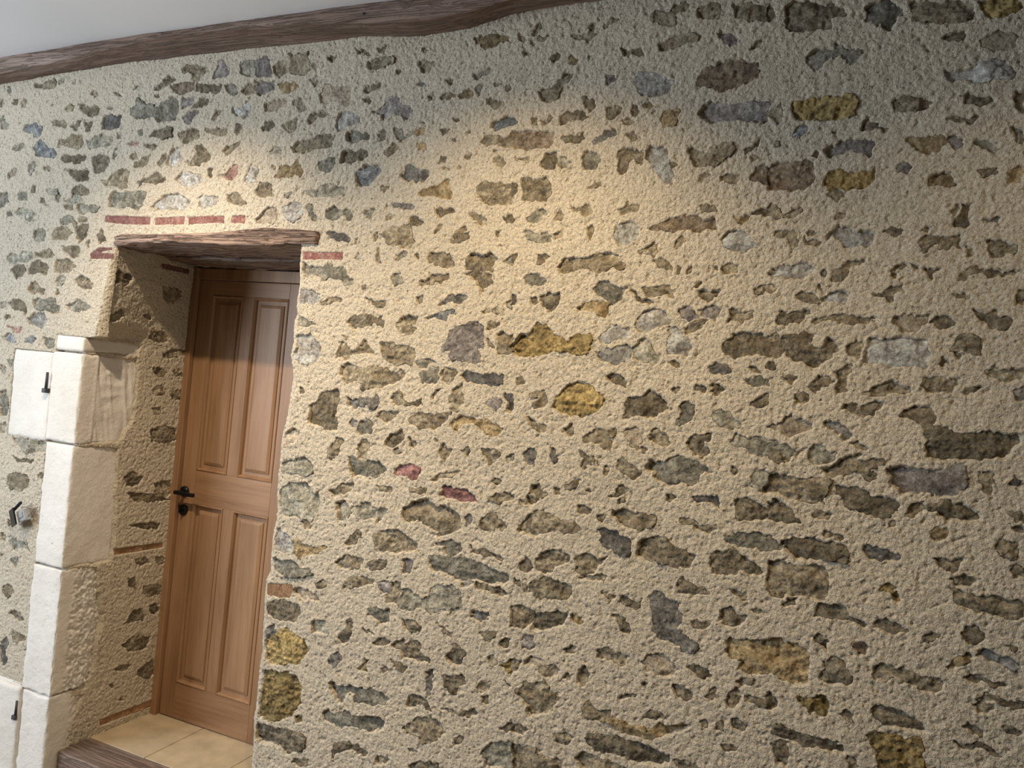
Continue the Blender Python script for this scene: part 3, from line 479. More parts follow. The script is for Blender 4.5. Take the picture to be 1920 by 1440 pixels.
l123 1968 15 11 21 5 20 -9 14 11 13 1 -2 -18 -14 -15 -14 -14 -22 -2 -17 13
n-581 922 -2 23 24 9 17 -12 25 -2 32 3 -7 -17 -2 -16 -21 3 -33 8
n-1308 2019 25 5 23 19 25 5 30 -3 2 -13 -29 -15 -20 4 -4 -14 -30 -1 -20 -5
n-572 2757 23 6 26 14 32 1 31 -6 2 -12 -24 -2 -23 -2 -22 -10 -23 -10 -16 1
n-467 2847 22 17 26 5 16 -9 7 -36 -26 -1 -39 4
n-869 1989 26 9 30 1 3 -24 -11 -22 -12 -9 -19 12 -19 3
g-47 1580 5 22 6 16 20 -2 18 -12 17 -5 -2 -18 -19 -10 -23 -3 -17 -2
n-240 1104 5 23 18 11 19 -11 25 1 1 -11 -13 -21 -24 -12 -19 7
n-905 2426 7 17 32 -1 6 -21 -6 -30 -25 -7 -25 17
g-3080 2222 39 12 41 -6 3 -22 -38 -12 -34 6
g-1775 2425 34 14 39 8 3 -24 -15 -18 -35 -5 -18 6
o117 2449 22 -1 22 3 24 2 22 -1 1 -17 -14 -17 -24 -6 -16 7 -20 15
n165 2177 11 11 19 3 15 -6 21 3 19 1 14 7 -1 -21 4 -17 -16 10 -14 -11 -18 4 -11 13 -15 0 -7 -21 -10 3
n-2613 2745 48 24 5 10 27 15 29 -8 1 -10 -26 -15 -34 -14 -42 -8
w-2103 2367 20 45 30 14 7 -60 -31 -4
n73 1766 18 12 25 17 17 15 23 -8 22 -5 5 -14 -22 -5 -25 -3 -24 -9 -23 -2
n-606 759 18 21 23 -14 21 -7 19 9 -5 -25 -24 -6 -25 -3 -25 2
r-2229 2390 33 -1 34 40 19 5 4 -31 -22 -35 -27 11 -27 5
n-1308 996 14 16 16 -6 7 -16 -3 -23 -13 -25 -25 -5 -8 25 14 12
n160 1718 14 15 21 9 19 2 15 5 10 -13 7 -16 -11 -15 -11 -8 -16 8 -14 13 -18 1
n-865 2559 21 12 23 -10 17 8 22 -5 10 -17 -16 -8 -27 5 -17 -7 -25 -7
n-1378 1617 9 19 20 7 12 -17 18 -17 30 3 29 16 7 -17 -30 -7 -30 -3 -31 -3 -17 7
g-312 1680 18 6 19 -9 20 -10 23 -12 0 -8 -21 -6 -18 -2 -18 -2 -13 18
n-3128 458 34 -4 50 0 3 -17 -47 -21 -28 16
g-1499 1504 19 25 20 12 18 -12 -3 -23 2 -19 -27 2 -21 -7
n-3165 531 33 12 43 -8 28 -17 -32 -13 -43 9
n21 1725 22 13 23 -5 22 6 19 9 19 -2 -5 -11 -16 -9 -8 -11 -19 -9 -20 5 -23 5
g-938 2041 26 18 27 -4 28 -11 -7 -17 -26 -6 -37 3
g-1604 776 -4 32 21 14 34 -2 -3 -20 18 -14 -22 -5 -22 0
n-69 1950 12 12 24 5 16 8 26 -2 27 -3 26 2 19 1 -12 -15 -9 -8 -19 3 -30 2 -27 5 -27 -5 -19 -8
n285 1943 21 -2 19 -16 13 -16 -8 -18 -11 0 -16 12 -13 9 -10 -14 -15 -1 10 21
n-1588 1270 26 13 20 21 43 11 1 -14 -19 -21 -32 -14 -21 -7
g-3115 1714 41 -3 25 2 4 -34 -31 -8 -27 16
n-1205 618 3 27 23 15 31 -6 22 -20 7 -16 -21 12 -26 2 -18 -13 -10 -7
n-156 1607 27 7 22 -12 8 -14 -13 -13 -9 -15 -14 5 -18 2
p-2441 2624 26 15 33 9 28 -7 -26 -14 -11 -21 -12 -10 -22 12
d108 1366 12 5 20 -7 19 0 16 -4 19 0 1 -18 -28 -1 -25 -8 -19 7 -14 8
g-3530 2669 17 5 22 -25 29 -13 -25 -17 -36 2
n-164 1960 10 15 21 -6 20 12 21 -3 13 1 -15 -16 -12 -19 -18 3 -20 -5 -18 3
n208 1806 14 19 21 2 19 -6 20 5 6 -27 -21 2 -21 -9 -30 1
n-550 2026 28 1 27 2 23 8 18 -23 -2 -15 -25 14 -27 -9 -24 -5
k-3370 1698 33 20 36 -10 21 -27 -43 -3
n-1024 1488 28 3 28 3 10 -15 -12 -19 -21 -15 -16 15 -15 11
n-1211 2151 12 22 18 18 23 18 5 -9 -8 -18 24 5 -8 -18 -23 -13 -19 -5 -19 0
n324 2183 23 0 21 -6 21 -6 -8 -17 -17 -4 -13 -14 -17 3 -8 20
n-76 794 20 12 21 -1 5 -28 0 -29 -20 -6 -12 19 -6 20
n-366 1170 9 25 16 -9 23 -3 23 -7 16 -8 -29 -10 -30 -2 -22 -4
n-3188 2642 24 5 26 -7 24 4 18 -18 -5 -16 -42 7 -35 13
n-577 1506 16 9 18 -17 20 -5 21 -10 -6 -16 -16 -6 -21 9 -26 16
o-548 2544 23 11 27 3 4 -36 -15 -15 -24 5 -9 16
n-1466 838 15 12 12 -11 -9 -16 7 -17 -13 -25 -15 -17 -29 16 25 24 20 13
n-485 1596 14 17 21 -5 20 -14 10 -14 -15 -10 -23 -2 -21 5
n348 1852 23 9 23 -5 33 9 2 -26 -22 -9 -25 -2 -21 12
n-1003 1062 29 1 33 -6 32 6 25 -21 -23 -4 -33 6 -32 -2 -24 4
g-2240 2743 33 -2 21 -12 16 -26 -19 -4 -26 2 -9 15 -13 6
n-1492 1445 14 16 27 3 -2 -33 -2 -27 -27 1
n-1195 1727 18 11 25 -3 16 -7 -13 -19 -13 -19 -30 7
g-3365 2327 25 11 34 0 5 -35 -43 0 -18 6
n-2318 2572 41 -7 25 10 40 -7 -4 -20 -39 1 -55 7
n-1835 2586 15 24 35 3 29 -1 13 -15 -22 -4 -24 6 -21 -19 -22 -13
n-2152 2717 11 10 18 9 32 -2 4 -31 -38 -3 -26 7
k-1093 2544 18 8 23 8 24 -1 2 -26 -27 -4 -28 -7 -15 9
n-1953 2572 18 4 29 9 24 4 2 -20 -10 -19 -23 -4 -21 15
d-1233 1937 18 19 23 19 24 5 39 2 5 -9 -22 -14 -4 -9 -21 8 -24 -1 -24 -15
n-878 1677 26 11 22 6 11 -19 1 -17 -15 -18 -18 -6 -14 11 21 15 -2 16 -26 -6
n-1429 1553 25 16 36 8 22 -6 -14 -20 -25 -12 -27 7
g-411 1686 18 13 23 -5 2 -23 -13 -21 -18 -13 -12 6 9 24
n-1251 896 36 3 31 -12 2 -12 -29 -15 -26 7
n306 2006 18 -6 18 -3 14 8 10 -17 17 5 7 -20 -10 -14 -18 12 -17 -7 -10 16 -19 12
n-1405 1059 31 10 41 8 -3 -19 -29 -23 -27 4
n-294 1972 17 8 23 -10 25 1 -5 -23 -21 -8 -23 10 -13 -12
o181 2321 1 20 5 14 18 3 18 7 8 -21 13 -17 -30 -3
n-796 2834 12 12 13 -6 -7 -20 2 -17 -15 -23 -10 13 -39 4 -14 9 30 2 26 2
p-2451 2704 55 -3 3 -21 -46 -19 -9 16
n-1390 2767 20 7 11 -10 21 -1 -7 -27 -15 -8 -21 2 -13 23
n-2676 2451 23 -6 32 32 28 4 -11 -26 -26 -21 -44 1
n-980 1335 17 20 23 3 27 4 10 -7 1 -13 -27 -8 -26 -8
g-944 2193 22 1 25 -17 30 9 14 -8 -2 -17 -22 -5 -28 13 -23 -1
n-2398 2664 32 19 18 15 35 -12 -4 -16 -26 -9 -34 2
g-3429 2528 23 23 43 5 11 -18 -16 -12 -25 -5
k386 1142 10 16 17 -3 15 -7 23 -1 23 -5 3 -9 -13 -13 -17 3 -20 8 -21 5
b-274 2349 16 26 24 11 8 -8 4 -49 -26 12
n-1034 1177 20 -10 28 5 38 -6 34 -11 -4 -14 -33 11 -38 2 -33 3
n-1503 1107 19 26 25 22 16 -2 -8 -24 -8 -20 -32 -9
g-3306 2460 24 11 18 -6 -4 -35 -23 -17 -12 24
g-1804 1880 24 -8 25 -13 24 -3 13 -9 -35 -2 -35 -2 -19 8
d-18 1678 19 9 20 -5 18 -9 14 -16 -2 -11 -12 -9 -11 13 -15 9 -16 2
g-3180 751 40 19 12 -21 -21 -32 -27 12
n-373 1369 22 0 24 -8 23 -8 29 9 5 -11 -21 -15 -27 7 -31 7 -23 4
d-1710 2171 33 10 29 -4 29 -9 7 -14 -16 -5 -35 9 -23 4
p-381 1971 22 9 23 1 15 -7 -2 -19 -17 -13 -27 7
n-3070 2620 23 10 22 10 24 5 -13 -22 -13 -28 -34 13
p-1355 992 19 17 21 -1 7 -16 -2 -23 -26 -5 -17 14
n-328 684 30 5 31 -11 16 -10 -58 -17
l-1909 2658 29 13 15 -25 13 -15 7 -10 -29 -4 -20 21
n240 2558 11 10 16 -15 18 -1 18 3 4 -14 -11 -10 -26 -5 -25 11
n-634 869 20 13 18 -16 -6 -25 -15 -20 -17 8 2 21
n257 2275 21 0 3 -28 -1 -24 -9 -10 -20 0 -7 10 7 17 11 14
g-3068 1961 30 18 25 -5 -5 -22 -22 -18 -17 5
w-55 2017 19 15 26 8 20 -2 2 -26 -9 -7 -14 6 -20 -1 -20 0
n151 1163 5 15 17 14 20 -10 16 -7 19 -3 -14 -13 -25 -2 -22 2
d-1526 686 13 31 21 14 18 -19 -14 -22 -20 -13
n-32 2069 10 29 16 11 19 12 29 4 -6 -11 -22 -8 -8 -14 -12 -19 -13 -8
n-2221 2481 18 15 32 9 31 9 -11 -20 -30 -14 -18 -15 -22 16
R-2141 2236 60 2 -2 -26 -63 0
n-855 1153 20 20 19 -9 7 -20 -20 -20 -24 8
l-569 1594 20 7 19 6 18 -22 6 -15 -24 -3 -21 6
k-1270 1904 30 2 19 10 24 10 30 1 6 -13 -25 -1 -18 -18 -20 3 -20 3 -20 -5
d-881 1488 17 19 22 3 6 -21 -7 -17 7 -20 -19 10 -15 15
n-315 954 18 8 16 -7 22 -3 12 -8 -13 -22 -19 3 -16 11
n265 2079 7 21 17 7 17 4 19 -6 20 4 20 -6 20 7 23 -6 -17 -4 -22 0 -17 -4 -14 -11 -10 10 -21 6 -20 -4 -11 -14
n-351 889 23 1 20 -10 12 -9 -13 -18 -23 2 -16 7
n-1273 2257 14 9 21 -5 24 5 12 -13 -25 -5 -13 -13 -15 -5 -16 14
n403 1419 14 13 20 0 14 -5 -1 -20 -10 -15 -17 1 -13 14
n-638 1752 23 14 26 -6 17 -10 -6 -21 -26 10 -29 2
n-196 2198 14 3 18 1 13 3 11 -3 6 -26 1 -15 -13 -4 -9 22 -18 8 -18 -1
p-830 911 12 20 21 4 11 -18 2 -16 -17 -8 -18 0
g-940 2236 22 13 21 12 14 -4 6 -12 -17 -13 -22 -9 -22 0
n-2040 2576 23 14 19 -1 9 -20 -17 -15 -32 2
g-1803 2271 16 10 13 -15 3 -19 18 -5 -3 -24 -18 5 -14 19
n-3063 2279 39 6 24 -1 -5 -22 -39 -6 -18 12
n-1168 1475 13 14 7 -16 9 5 10 -3 -8 -14 -8 -14 -8 -19 -11 12 -12 20
n-689 653 24 19 21 -3 13 -4 -18 -29 -26 1
d-1142 739 23 14 -1 -39 -1 -36 -14 -7 -3 29
d-747 2471 19 16 20 16 20 7 11 -21 -20 -7 -25 -12 -20 -7
p-1025 1634 12 14 23 10 19 -6 -2 -22 -23 -11 -14 7
n-2848 2151 20 28 19 -27 10 -16 -29 -12 -10 16
n-184 1910 24 5 6 -18 -9 -23 -1 -22 -14 -5
n-3236 1198 46 -18 40 11 59 2 -7 -12 -42 0 -49 -12
n-3439 2416 24 17 32 17 -4 -29 -33 -17 -17 -6
n209 1803 18 5 25 -8 23 12 12 -9 -4 -14 -19 2 -18 -2 -11 -8 -19 5
n-2993 2639 26 -13 23 5 3 -22 -14 -17 -16 1
g-3332 1320 34 10 -2 -47 -26 -3
n360 1207 17 3 16 -13 1 -17 -13 -12 -18 -1 -9 11
g-1470 2542 15 4 19 -23 16 -6 25 13 6 -9 -25 -8 -20 -13 -17 9 -13 19
p-410 2779 19 -2 26 -6 19 -2 2 -23 -17 -10 -16 13 -13 16
d-349 1434 26 8 23 -8 17 10 10 -21 9 -14 -23 8 -20 8 -29 -4
n-1077 637 34 0 37 10 36 17 20 -8 -8 -14 -28 -3 -38 -1 -33 -9
n-1143 2248 13 9 7 -13 19 0 16 -13 6 -17 -24 0 -26 17
n-196 903 17 19 12 -19 2 -22 -20 -16 -11 5
p-1276 1082 19 13 20 -1 -2 -23 -8 -19 -20 -8 3 23
n-549 1052 25 1 17 -12 14 -21 6 -22 -12 5 -17 8 -11 26
n213 1970 14 14 21 5 16 -13 9 -3 -14 -11 -8 -11 -18 2 -4 14
n-963 738 21 22 27 2 -2 -25 -26 -15
n-1635 309 21 20 39 6 7 -16 -32 -14
n-849 2492 31 -2 34 7 6 -16 -25 -12 -31 5
d-1808 714 9 26 27 24 14 -20 -27 -21 -16 -17
d-1001 956 3 17 24 -3 28 5 5 -7 -22 -17 -12 -11
l-1186 1367 18 20 23 12 25 -1 23 11 -8 -18 -28 -8 -29 -9 -14 -6
n-884 1605 23 -6 15 -15 27 3 6 -16 -17 -10 -24 14 -23 14
n-1706 1933 34 11 33 2 23 1 7 -9 -39 -7 -39 -6
n-356 2354 21 15 16 -8 18 3 5 -11 -14 -15 -22 0
n-830 653 26 3 32 0 -16 -21 -26 -6 -14 0
n-3121 2690 38 21 25 -7 -5 -22 -41 2
g-1299 1750 24 11 31 -2 21 -7 -19 -6 -25 -11 -20 3
n-389 2021 18 5 23 -3 22 4 -13 -19 -17 -13 -24 11
n-1367 2230 19 9 22 -9 7 -13 -19 -14 -22 4
g-3179 2342 32 6 33 0 3 -23 -58 6
g-1423 2024 14 19 21 0 2 -18 12 -18 -21 4 -9 -14 -8 18
n-662 1146 33 6 32 14 17 -5 -2 -20 -25 3 -33 -6
n-796 2270 22 -9 21 13 13 -4 11 -21 -12 -8 -22 0 -6 16 -21 0
n-417 1915 25 17 22 5 15 1 -13 -16 -22 -17 -22 -5
o354 2352 16 13 17 7 3 -41 -20 1 -14 -3
n273 1363 21 -3 23 7 20 7 -9 -22 -11 -15 -18 3 -16 11
k-3223 1702 40 14 19 -11 -15 -18 -42 3
n-687 2755 13 3 17 -14 17 3 16 -1 6 -21 -17 9 -21 2 -3 -12 -17 5
n360 1597 14 5 9 -5 0 -27 -1 -27 -15 5 -5 23
n-55 1787 8 22 24 -5 21 -5 -12 -16 -33 -6
g-859 2416 12 13 18 -9 15 -13 -17 -12 -12 -8 -14 13
n23 1891 18 19 17 -10 -1 -21 -9 -15 -17 6
n-1512 1951 28 -8 21 6 22 1 2 -18 -10 -10 -22 4
n-1493 2455 14 19 20 13 17 -10 -9 -14 -20 -13 -15 -4
n76 2033 19 5 14 14 19 5 12 4 5 -21 -13 3 -15 -8 -4 -21 -11 13
p-437 1960 18 17 16 -7 9 -15 12 -11 -18 -5 -20 7
n-240 2529 14 7 16 18 9 -19 5 -19 -13 -11 -19 13
n-120 2021 16 12 17 -3 18 -7 11 -10 -6 -8 -20 -1 -22 10
n315 1320 23 11 32 -1 -2 -11 -19 -13 -26 -2
n6 1817 15 20 16 4 -8 -22 -4 -29 -19 -9
n1 2485 5 18 16 3 15 -15 10 -11 23 -1 -6 -7 -20 4 -23 1 -16 1
g-3410 1855 35 1 4 -29 -35 -2
n-234 2031 20 12 24 9 22 -7 -6 -11 -28 -5 -24 -9
o325 1098 13 16 17 18 16 7 12 -4 -16 -17 -13 -17 -20 -8
g-3263 853 34 -1 -3 -35 -26 2
n202 1479 8 15 15 6 15 2 1 -17 -14 -12 -8 -12 -16 4
d-959 1674 23 -6 6 -51 -19 -1 2 25 -11 16
n-325 2100 25 9 19 -7 -5 -20 -26 -4 -16 11
n-1599 2674 3 19 17 -6 21 13 21 3 2 -14 -32 -7 -9 -14
n-529 1103 19 16 13 -9 12 -10 20 8 -14 -22 -21 4 -20 3
d-1447 2284 16 -4 27 0 32 -5 11 -9 -9 -9 -27 9 -17 5 -20 -5
n-2967 2223 22 11 25 -6 2 -16 -31 -6 -17 5
n-710 2568 20 7 21 -1 -6 -20 -20 -15 -13 9
n398 1031 10 16 17 -3 20 -1 23 2 25 0 1 -10 -20 -2 -22 1 -23 1 -20 -4
g-236 1775 28 13 29 -5 8 -14 -28 -6 -22 6
n-1300 2643 24 12 26 -6 14 4 -3 -13 -24 -8 -31 2
g-3369 1575 36 -9 22 -28 -36 3
n-647 2265 17 0 10 16 6 -16 28 8 -2 -24 -17 8 -24 -8 -8 -4
n-1304 401 7 29 26 -2 15 4 -3 -14 -24 -16
n-795 2610 18 -9 21 -2 7 -20 -16 -12 -19 17
o-1230 2643 14 9 24 7 16 -10 1 -9 -19 -7 -25 1
n-216 2269 13 7 16 -15 15 -15 -13 -7 -29 7
n-209 1713 20 21 20 9 2 -22 -20 -17 -21 2
n-1273 1328 21 -1 24 12 21 -10 -3 -19 -26 6 -26 5
n362 1079 20 5 17 4 18 -6 22 2 23 -1 -5 -8 -23 -2 -25 1 -20 -2
b98 1102 12 13 22 2 11 -12 -8 -19 -12 -7 -2 14 -16 4
g-1991 2480 17 14 25 -6 7 -10 -29 -14 -19 6
n-573 2133 16 5 11 12 19 8 6 -20 -10 -16 -13 8 -24 -5
n-695 1523 18 -10 18 -10 16 6 -15 -18 -20 -19 -9 11 7 14
n-261 2250 17 7 21 12 22 -12 8 -14 -28 3 -29 0
n-2552 2448 25 26 20 5 -4 -21 -26 -21
O-884 824 33 25 5 -45 -23 7
n-851 849 27 6 -2 -30 -20 -21
n-1354 793 19 18 26 5 22 -8 -30 -11 -25 -10
n-967 907 27 6 22 13 -3 -17 -12 -20 -18 0
n-315 1077 17 15 12 -6 22 5 -10 -17 -21 -12 -16 4
n-426 781 18 20 23 -1 28 -5 -15 -8 -30 -7
r-3343 1752 45 -9 43 3 -14 -24 -27 10
n-96 1750 13 9 21 -6 -2 -15 -9 -11 -21 1
n182 2712 14 13 18 1 21 -1 -7 -17 -8 -10 -14 12 -15 -2
n-1281 751 31 -2 32 -10 -13 -17 -27 12
k-168 2481 6 11 20 3 15 -4 -3 -11 -10 -7 -16 -7 -11 4
n-1606 940 25 23 18 -6 -4 -19 -33 -7
d-335 1808 22 6 22 -2 9 -15 -14 -5 -27 2
n352 2555 20 6 4 -54 -16 14 -7 17
g-3321 1602 35 2 12 -22 -35 -3
o258 1429 18 10 14 2 8 -16 -8 -11 -18 -3 -10 9
n-330 1755 29 3 20 -10 -21 -17 -22 2 6 12
n-95 928 22 -9 5 -21 -16 -15 -7 2
g-3543 2760 18 -1 13 -25 -8 -12 -19 7
n-3459 2737 15 17 27 -7 -6 -18 -17 -5
n-683 1358 20 7 23 -17 -16 -10 -20 -3
g-1567 2248 26 9 26 9 -8 -23 -15 -14 -12 14
O158 1262 11 20 16 -4 -2 -18 13 -1 7 -9 -5 -11 -14 8 -10 11
n-3217 2314 26 -6 21 -29 -26 6 -19 12
n-182 832 21 6 19 -14 -9 -17 -22 5
n-2702 2479 13 11 14 5 12 -33 -22 0
g-3121 2336 28 -17 -5 -23 -27 12
g274 2436 24 -1 15 -10 18 -4 -10 -21 -16 15 -21 10
n-1694 1146 22 8 25 -15 -4 -10 -29 0
g-2806 2471 9 44 15 -1 2 -16 -12 -22 -6 -11
n-591 1400 23 19 18 18 14 -14 -15 -14 -24 -7
n-2962 2761 24 -2 10 -17 -14 -10 -26 12
n-896 2122 18 -4 23 -7 -16 -13 -22 -9
n-3397 2734 15 17 18 -7 -5 -29 -18 6
n-2168 2586 33 -6 -11 -20 -17 -14
n352 912 26 0 23 10 23 -1 17 -5 16 -12 -18 2 -17 8 -23 -3 -23 -6
n-900 888 16 20 23 1 -7 -18 -13 -16
n-1105 2614 19 4 19 -1 -7 -22 -14 -3 -16 9
n-1528 2526 21 9 7 -15 -9 -18 -15 -9
n-591 2029 17 -12 19 -23 20 -3 21 -3 -19 -13 -21 11 -22 19
n-2285 2416 26 5 -4 -26 -4 -15 -15 10
n-63 2305 16 11 21 -11 1 -11 -16 -7 -18 7
g-1420 2093 19 14 20 9 16 -4 -14 -14 -25 -10
n390 1016 17 11 20 -5 4 -9 -13 -14 -18 6
n-749 1587 16 14 10 -12 2 -20 -13 -5 -14 10
n9 1104 9 10 15 -12 13 -4 -4 -22 -11 8 -14 4
w-1049 1053 17 17 25 -9 -18 -16 -23 -4
n-2290 2612 12 15 11 15 20 -1 -11 -20 -25 -14
n-1020 553 17 22 15 -9 -12 -20 -17 -14
n-168 2239 10 11 16 11 17 8 -2 -19 -16 -11 -14 -4
n-523 2115 20 0 21 -15 10 -16 -20 4 -22 15
o-1407 695 21 10 8 24 15 4 -13 -26 7 -16 -21 -1
n-153 906 25 -1 28 0 8 -13 -21 -1 -28 3
n-2634 2520 36 4 37 -6 -13 -10 -45 6
n-686 918 20 17 21 -3 -6 -18 -30 -3
g356 2470 14 0 9 -7 3 -34 -15 7
r-2724 2529 21 10 38 -7 -13 -10 -37 1
n-932 839 18 4 15 -14 -11 -19 -15 9
n-987 2831 12 20 12 7 7 -17 -21 -20 -9 -3
g-1181 2698 23 12 23 7 8 12 6 -9 -8 -12 -23 -8 -19 -7
n-268 2838 15 -5 9 -20 -10 -14 -10 -3
n-27 1437 16 6 21 -4 17 -4 -13 -9 -23 0 -14 1
n-1657 2839 13 -16 28 3 24 -21 -28 7 -22 -3
n-405 2269 15 8 12 -12 15 8 9 -16 -23 0 -23 0
d-1540 1523 16 11 23 -12 -4 -14 -22 2
o-679 1021 16 8 14 -10 13 -9 -15 -11 -19 12
n-1075 2422 18 8 21 -18 -13 -17 -11 14
n398 2057 14 4 2 -33 -16 -8 -4 17
n-181 940 20 13 25 2 -23 -20 -10 -14
n-869 631 26 19 13 3 2 -20 -22 -6
n-3221 917 35 0 -7 -13 -24 -15
p216 2445 18 6 9 -7 -1 -21 -12 -3 -10 11
n369 954 17 14 17 -6 12 -6 -4 -12 -15 0 -12 10
d-1057 1263 12 15 12 -15 -3 -18 -14 -6
n-465 2171 19 8 8 -8 -6 -15 -15 -8 -8 7
n-1773 2810 17 3 24 -6 -11 -9 -10 -9 -19 11
n-3210 2441 24 5 26 -6 -15 -11 -25 0
n-1006 2347 14 -4 7 -22 -16 -21
g-1488 2128 5 0 5 -41 12 -14 -22 4 -3 23
g-1012 2090 17 13 13 9 3 -30 -18 0
n-3375 1792 34 7 3 -17 -25 -7
n-1043 1895 13 5 19 -3 -12 -18 -18 -6
n439 1362 16 17 12 -8 1 -16 -22 -5
n2 1788 17 2 14 -17 -16 -5 -12 -9
n292 2364 20 3 18 -1 -5 -13 -17 -7 -12 7
n7 1392 20 -4 20 0 20 -8 -12 -5 -20 4 -23 -1
n-727 1409 20 15 21 7 -12 -14 -15 -19 -13 -1
O-1637 473 22 6 3 -23 -23 -6
n-1296 1495 16 -7 16 -11 -8 -19 -11 7
g-1074 967 23 13 2 -21 -23 -14
n209 2497 24 3 22 -8 23 6 -11 -17 -18 4 -22 8
n-1027 2231 17 13 14 0 3 -21 -19 0
n261 1145 8 15 11 13 21 1 -14 -17 -14 -10
o-305 2246 19 -8 21 8 -6 -15 -13 -15 -8 11
n-1099 1474 22 16 11 -12 -2 -22 -11 12
b-636 2577 16 -1 3 -33 -16 5
n-256 878 13 21 11 7 2 -26 -14 -7
n303 1794 14 12 14 8 15 -3 -11 -11 -23 -12
n108 2102 18 11 19 0 -11 -10 -12 -8 4 -14 -13 7
n-222 1190 18 3 22 -10 12 -13 -10 -2 -20 11
n-3058 1135 23 14 10 -15 -14 -14
n-665 2533 24 8 22 -14 -20 -7
p98 2371 18 14 17 -11 -6 -11 -22 1
g-3424 2250 27 0 11 -17 -26 -1
g-1168 2666 13 8 11 -5 -7 -26 -5 -4
n-682 838 11 15 14 -13 2 -12 -17 -4
o-1384 2521 14 13 21 3 -4 -18 -20 -3
d-790 1520 14 -7 -3 -17 11 -19 -9 -5 -11 23
o-1369 2484 10 4 21 -10 2 -13 -27 5
n-3275 2361 17 0 4 -24 -17 -5
n428 1506 17 0 11 -2 2 -19 -17 0
n-753 2826 16 11 16 15 13 -5 -8 -8 -20 -10 -11 -12
n-1066 1928 19 5 27 10 10 -3 -4 -13 -24 3 -23 -6
o-852 2739 13 3 18 -10 -7 -16 -18 10
n-1402 1319 26 -1 37 1 -4 -14 -27 5
n-982 2112 23 5 -7 -22 -13 -13
g-2791 2580 24 -6 2 -17 -23 1
n117 814 16 -3 12 -21 -19 -5
d415 1804 11 11 5 4 2 -33 -13 -5
p-729 2672 26 -2 1 -16 -16 -7
n-847 2249 13 8 10 -12 -7 -17 -14 4
n-293 2433 18 7 13 15 10 11 -6 -19 -13 -15 -17 -11
n-79 1177 9 13 23 8 -2 -15 -19 -11
n-204 756 21 5 19 -9 -28 -12
n-1846 2733 23 3 13 -11 2 -14 -11 -4 -9 20
n87 2204 18 11 17 -7 -2 -14 -17 3
n91 920 16 11 14 -14 -3 -11 -16 3
g-3497 2811 18 -1 4 -24 -18 1
n-114 2187 11 -14 17 4 14 -7 -5 -15 -15 11 -17 3
n187 2101 18 7 18 -6 -14 -11 -5 -14 -7 17
n-738 2204 17 4 2 -20 -11 -17
g-989 1958 21 18 3 -30 -19 3
n-367 1748 14 5 17 -14 -11 -8 -19 6
n-1602 2651 16 8 12 -10 1 -14 -22 6
n-1463 2239 10 9 16 -9 -9 -14 -16 0
n-1121 905 31 -11 25 -8 -4 -9 -30 11
n-2998 2211 26 -11 -5 -22 -9 5
n-919 2744 21 11 14 -5 -8 -12 -17 -3
n-931 2546 19 -1 12 12 10 -13 -21 -12
n-58 1783 24 2 -6 -15 -5 -12 -12 10
n-627 1552 20 6 10 -11 -19 -14
o-600 2579 20 7 13 -9 -11 -11 -17 4
n-418 1428 16 3 8 -11 -14 -13 -8 2
n456 976 20 2 17 -2 -5 -14 -17 2
n-1510 2174 16 9 2 -23 -15 -9
n-131 1791 20 9 15 -6 -9 -15
n-754 2323 24 16 21 4 -3 -8 -25 -12
d-969 1989 19 -8 -7 -22 -9 0
n-1266 2195 13 17 11 -4 -13 -22 -10 -5
n-1567 2827 16 -2 16 8 6 -5 -14 -17 -12 5
n-1317 1960 25 10 -3 -18 -15 -9
n-301 2727 13 14 22 2 -10 -10 -14 -14
g-2671 2581 21 5 3 -22 -15 0
n-2899 2128 15 6 -3 -39 -9 11
n-583 1113 21 -4 17 -5 -15 -15 -10 11
n-1285 2696 25 3 1 -18 -20 1
g-3172 2819 33 4 -7 -11 -15 -11
d416 1578 13 15 15 -8 -5 -11 -17 -2
n-1028 2826 14 -6 16 -14 -14 -3 -14 5
n-639 2484 14 15 11 -20 -12 -8
n-1285 2414 13 22 15 -1 1 -13 -19 -4
g-2866 2683 22 10 18 -18 -23 2
n52 1635 16 6 13 -9 11 -6 -13 -5
g-2724 2752 21 15 23 -12 -36 -4
n-1496 2340 27 0 -14 -19 -11 5
n-927 1719 22 6 10 -11 -26 -7
g-934 1473 17 15 3 -25 -14 -2
n-845 2186 18 4 6 -16 -18 -5
n-268 810 18 9 2 -23 -15 0
g-1904 2315 17 10 12 -5 -10 -14 -19 5
n-413 2355 14 11 12 -4 -10 -11 -10 -12
n-505 816 22 18 28 -1 -23 -10
n-3062 1922 16 0 3 -22 -17 5
n-937 710 18 9 2 -21 -14 -3
n-228 813 18 8 2 -18 -14 -7
n-196 2044 17 4 8 -3 -13 -15 -11 -1
n-612 1485 8 9 2 -20 -3 -20 -8 7
n-1308 714 14 16 7 -16 -19 -13
n-980 1386 7 14 24 -1 -13 -14
n-1287 2530 19 4 16 -5 -9 -9 -15 1
n-1346 2646 20 3 7 -18 -15 0
n-177 1832 25 -2 -2 -11 -21 -2
k-1028 2559 14 -5 6 -14 -18 -3
n-967 2812 14 -1 22 2 -8 -12 -22 2
n-765 1399 18 -1 1 -17 -12 -1
k-1392 2689 15 8 15 -1 -9 -13 -15 1
n-879 1345 18 -1 -3 -17 -14 2
k314 2234 14 3 9 7 9 -3 -5 -17 -12 7
n278 2169 13 -7 1 -14 -12 -7
l-41 2243 16 11 10 0 -3 -11 -16 -7
n-2603 2723 22 4 8 -11 -14 -5
n-435 1734 15 5 12 -2 -7 -13 -16 3
n-562 1396 16 6 1 -16 -15 -6
g-1347 1440 19 11 7 -13 -15 -6
n-451 1815 20 1 13 -14 -20 2
n-541 1558 19 6 6 -15 -20 1
g-2051 2406 12 5 -3 -25 -5 -10
w-1578 2098 16 10 7 -14 -16 -5
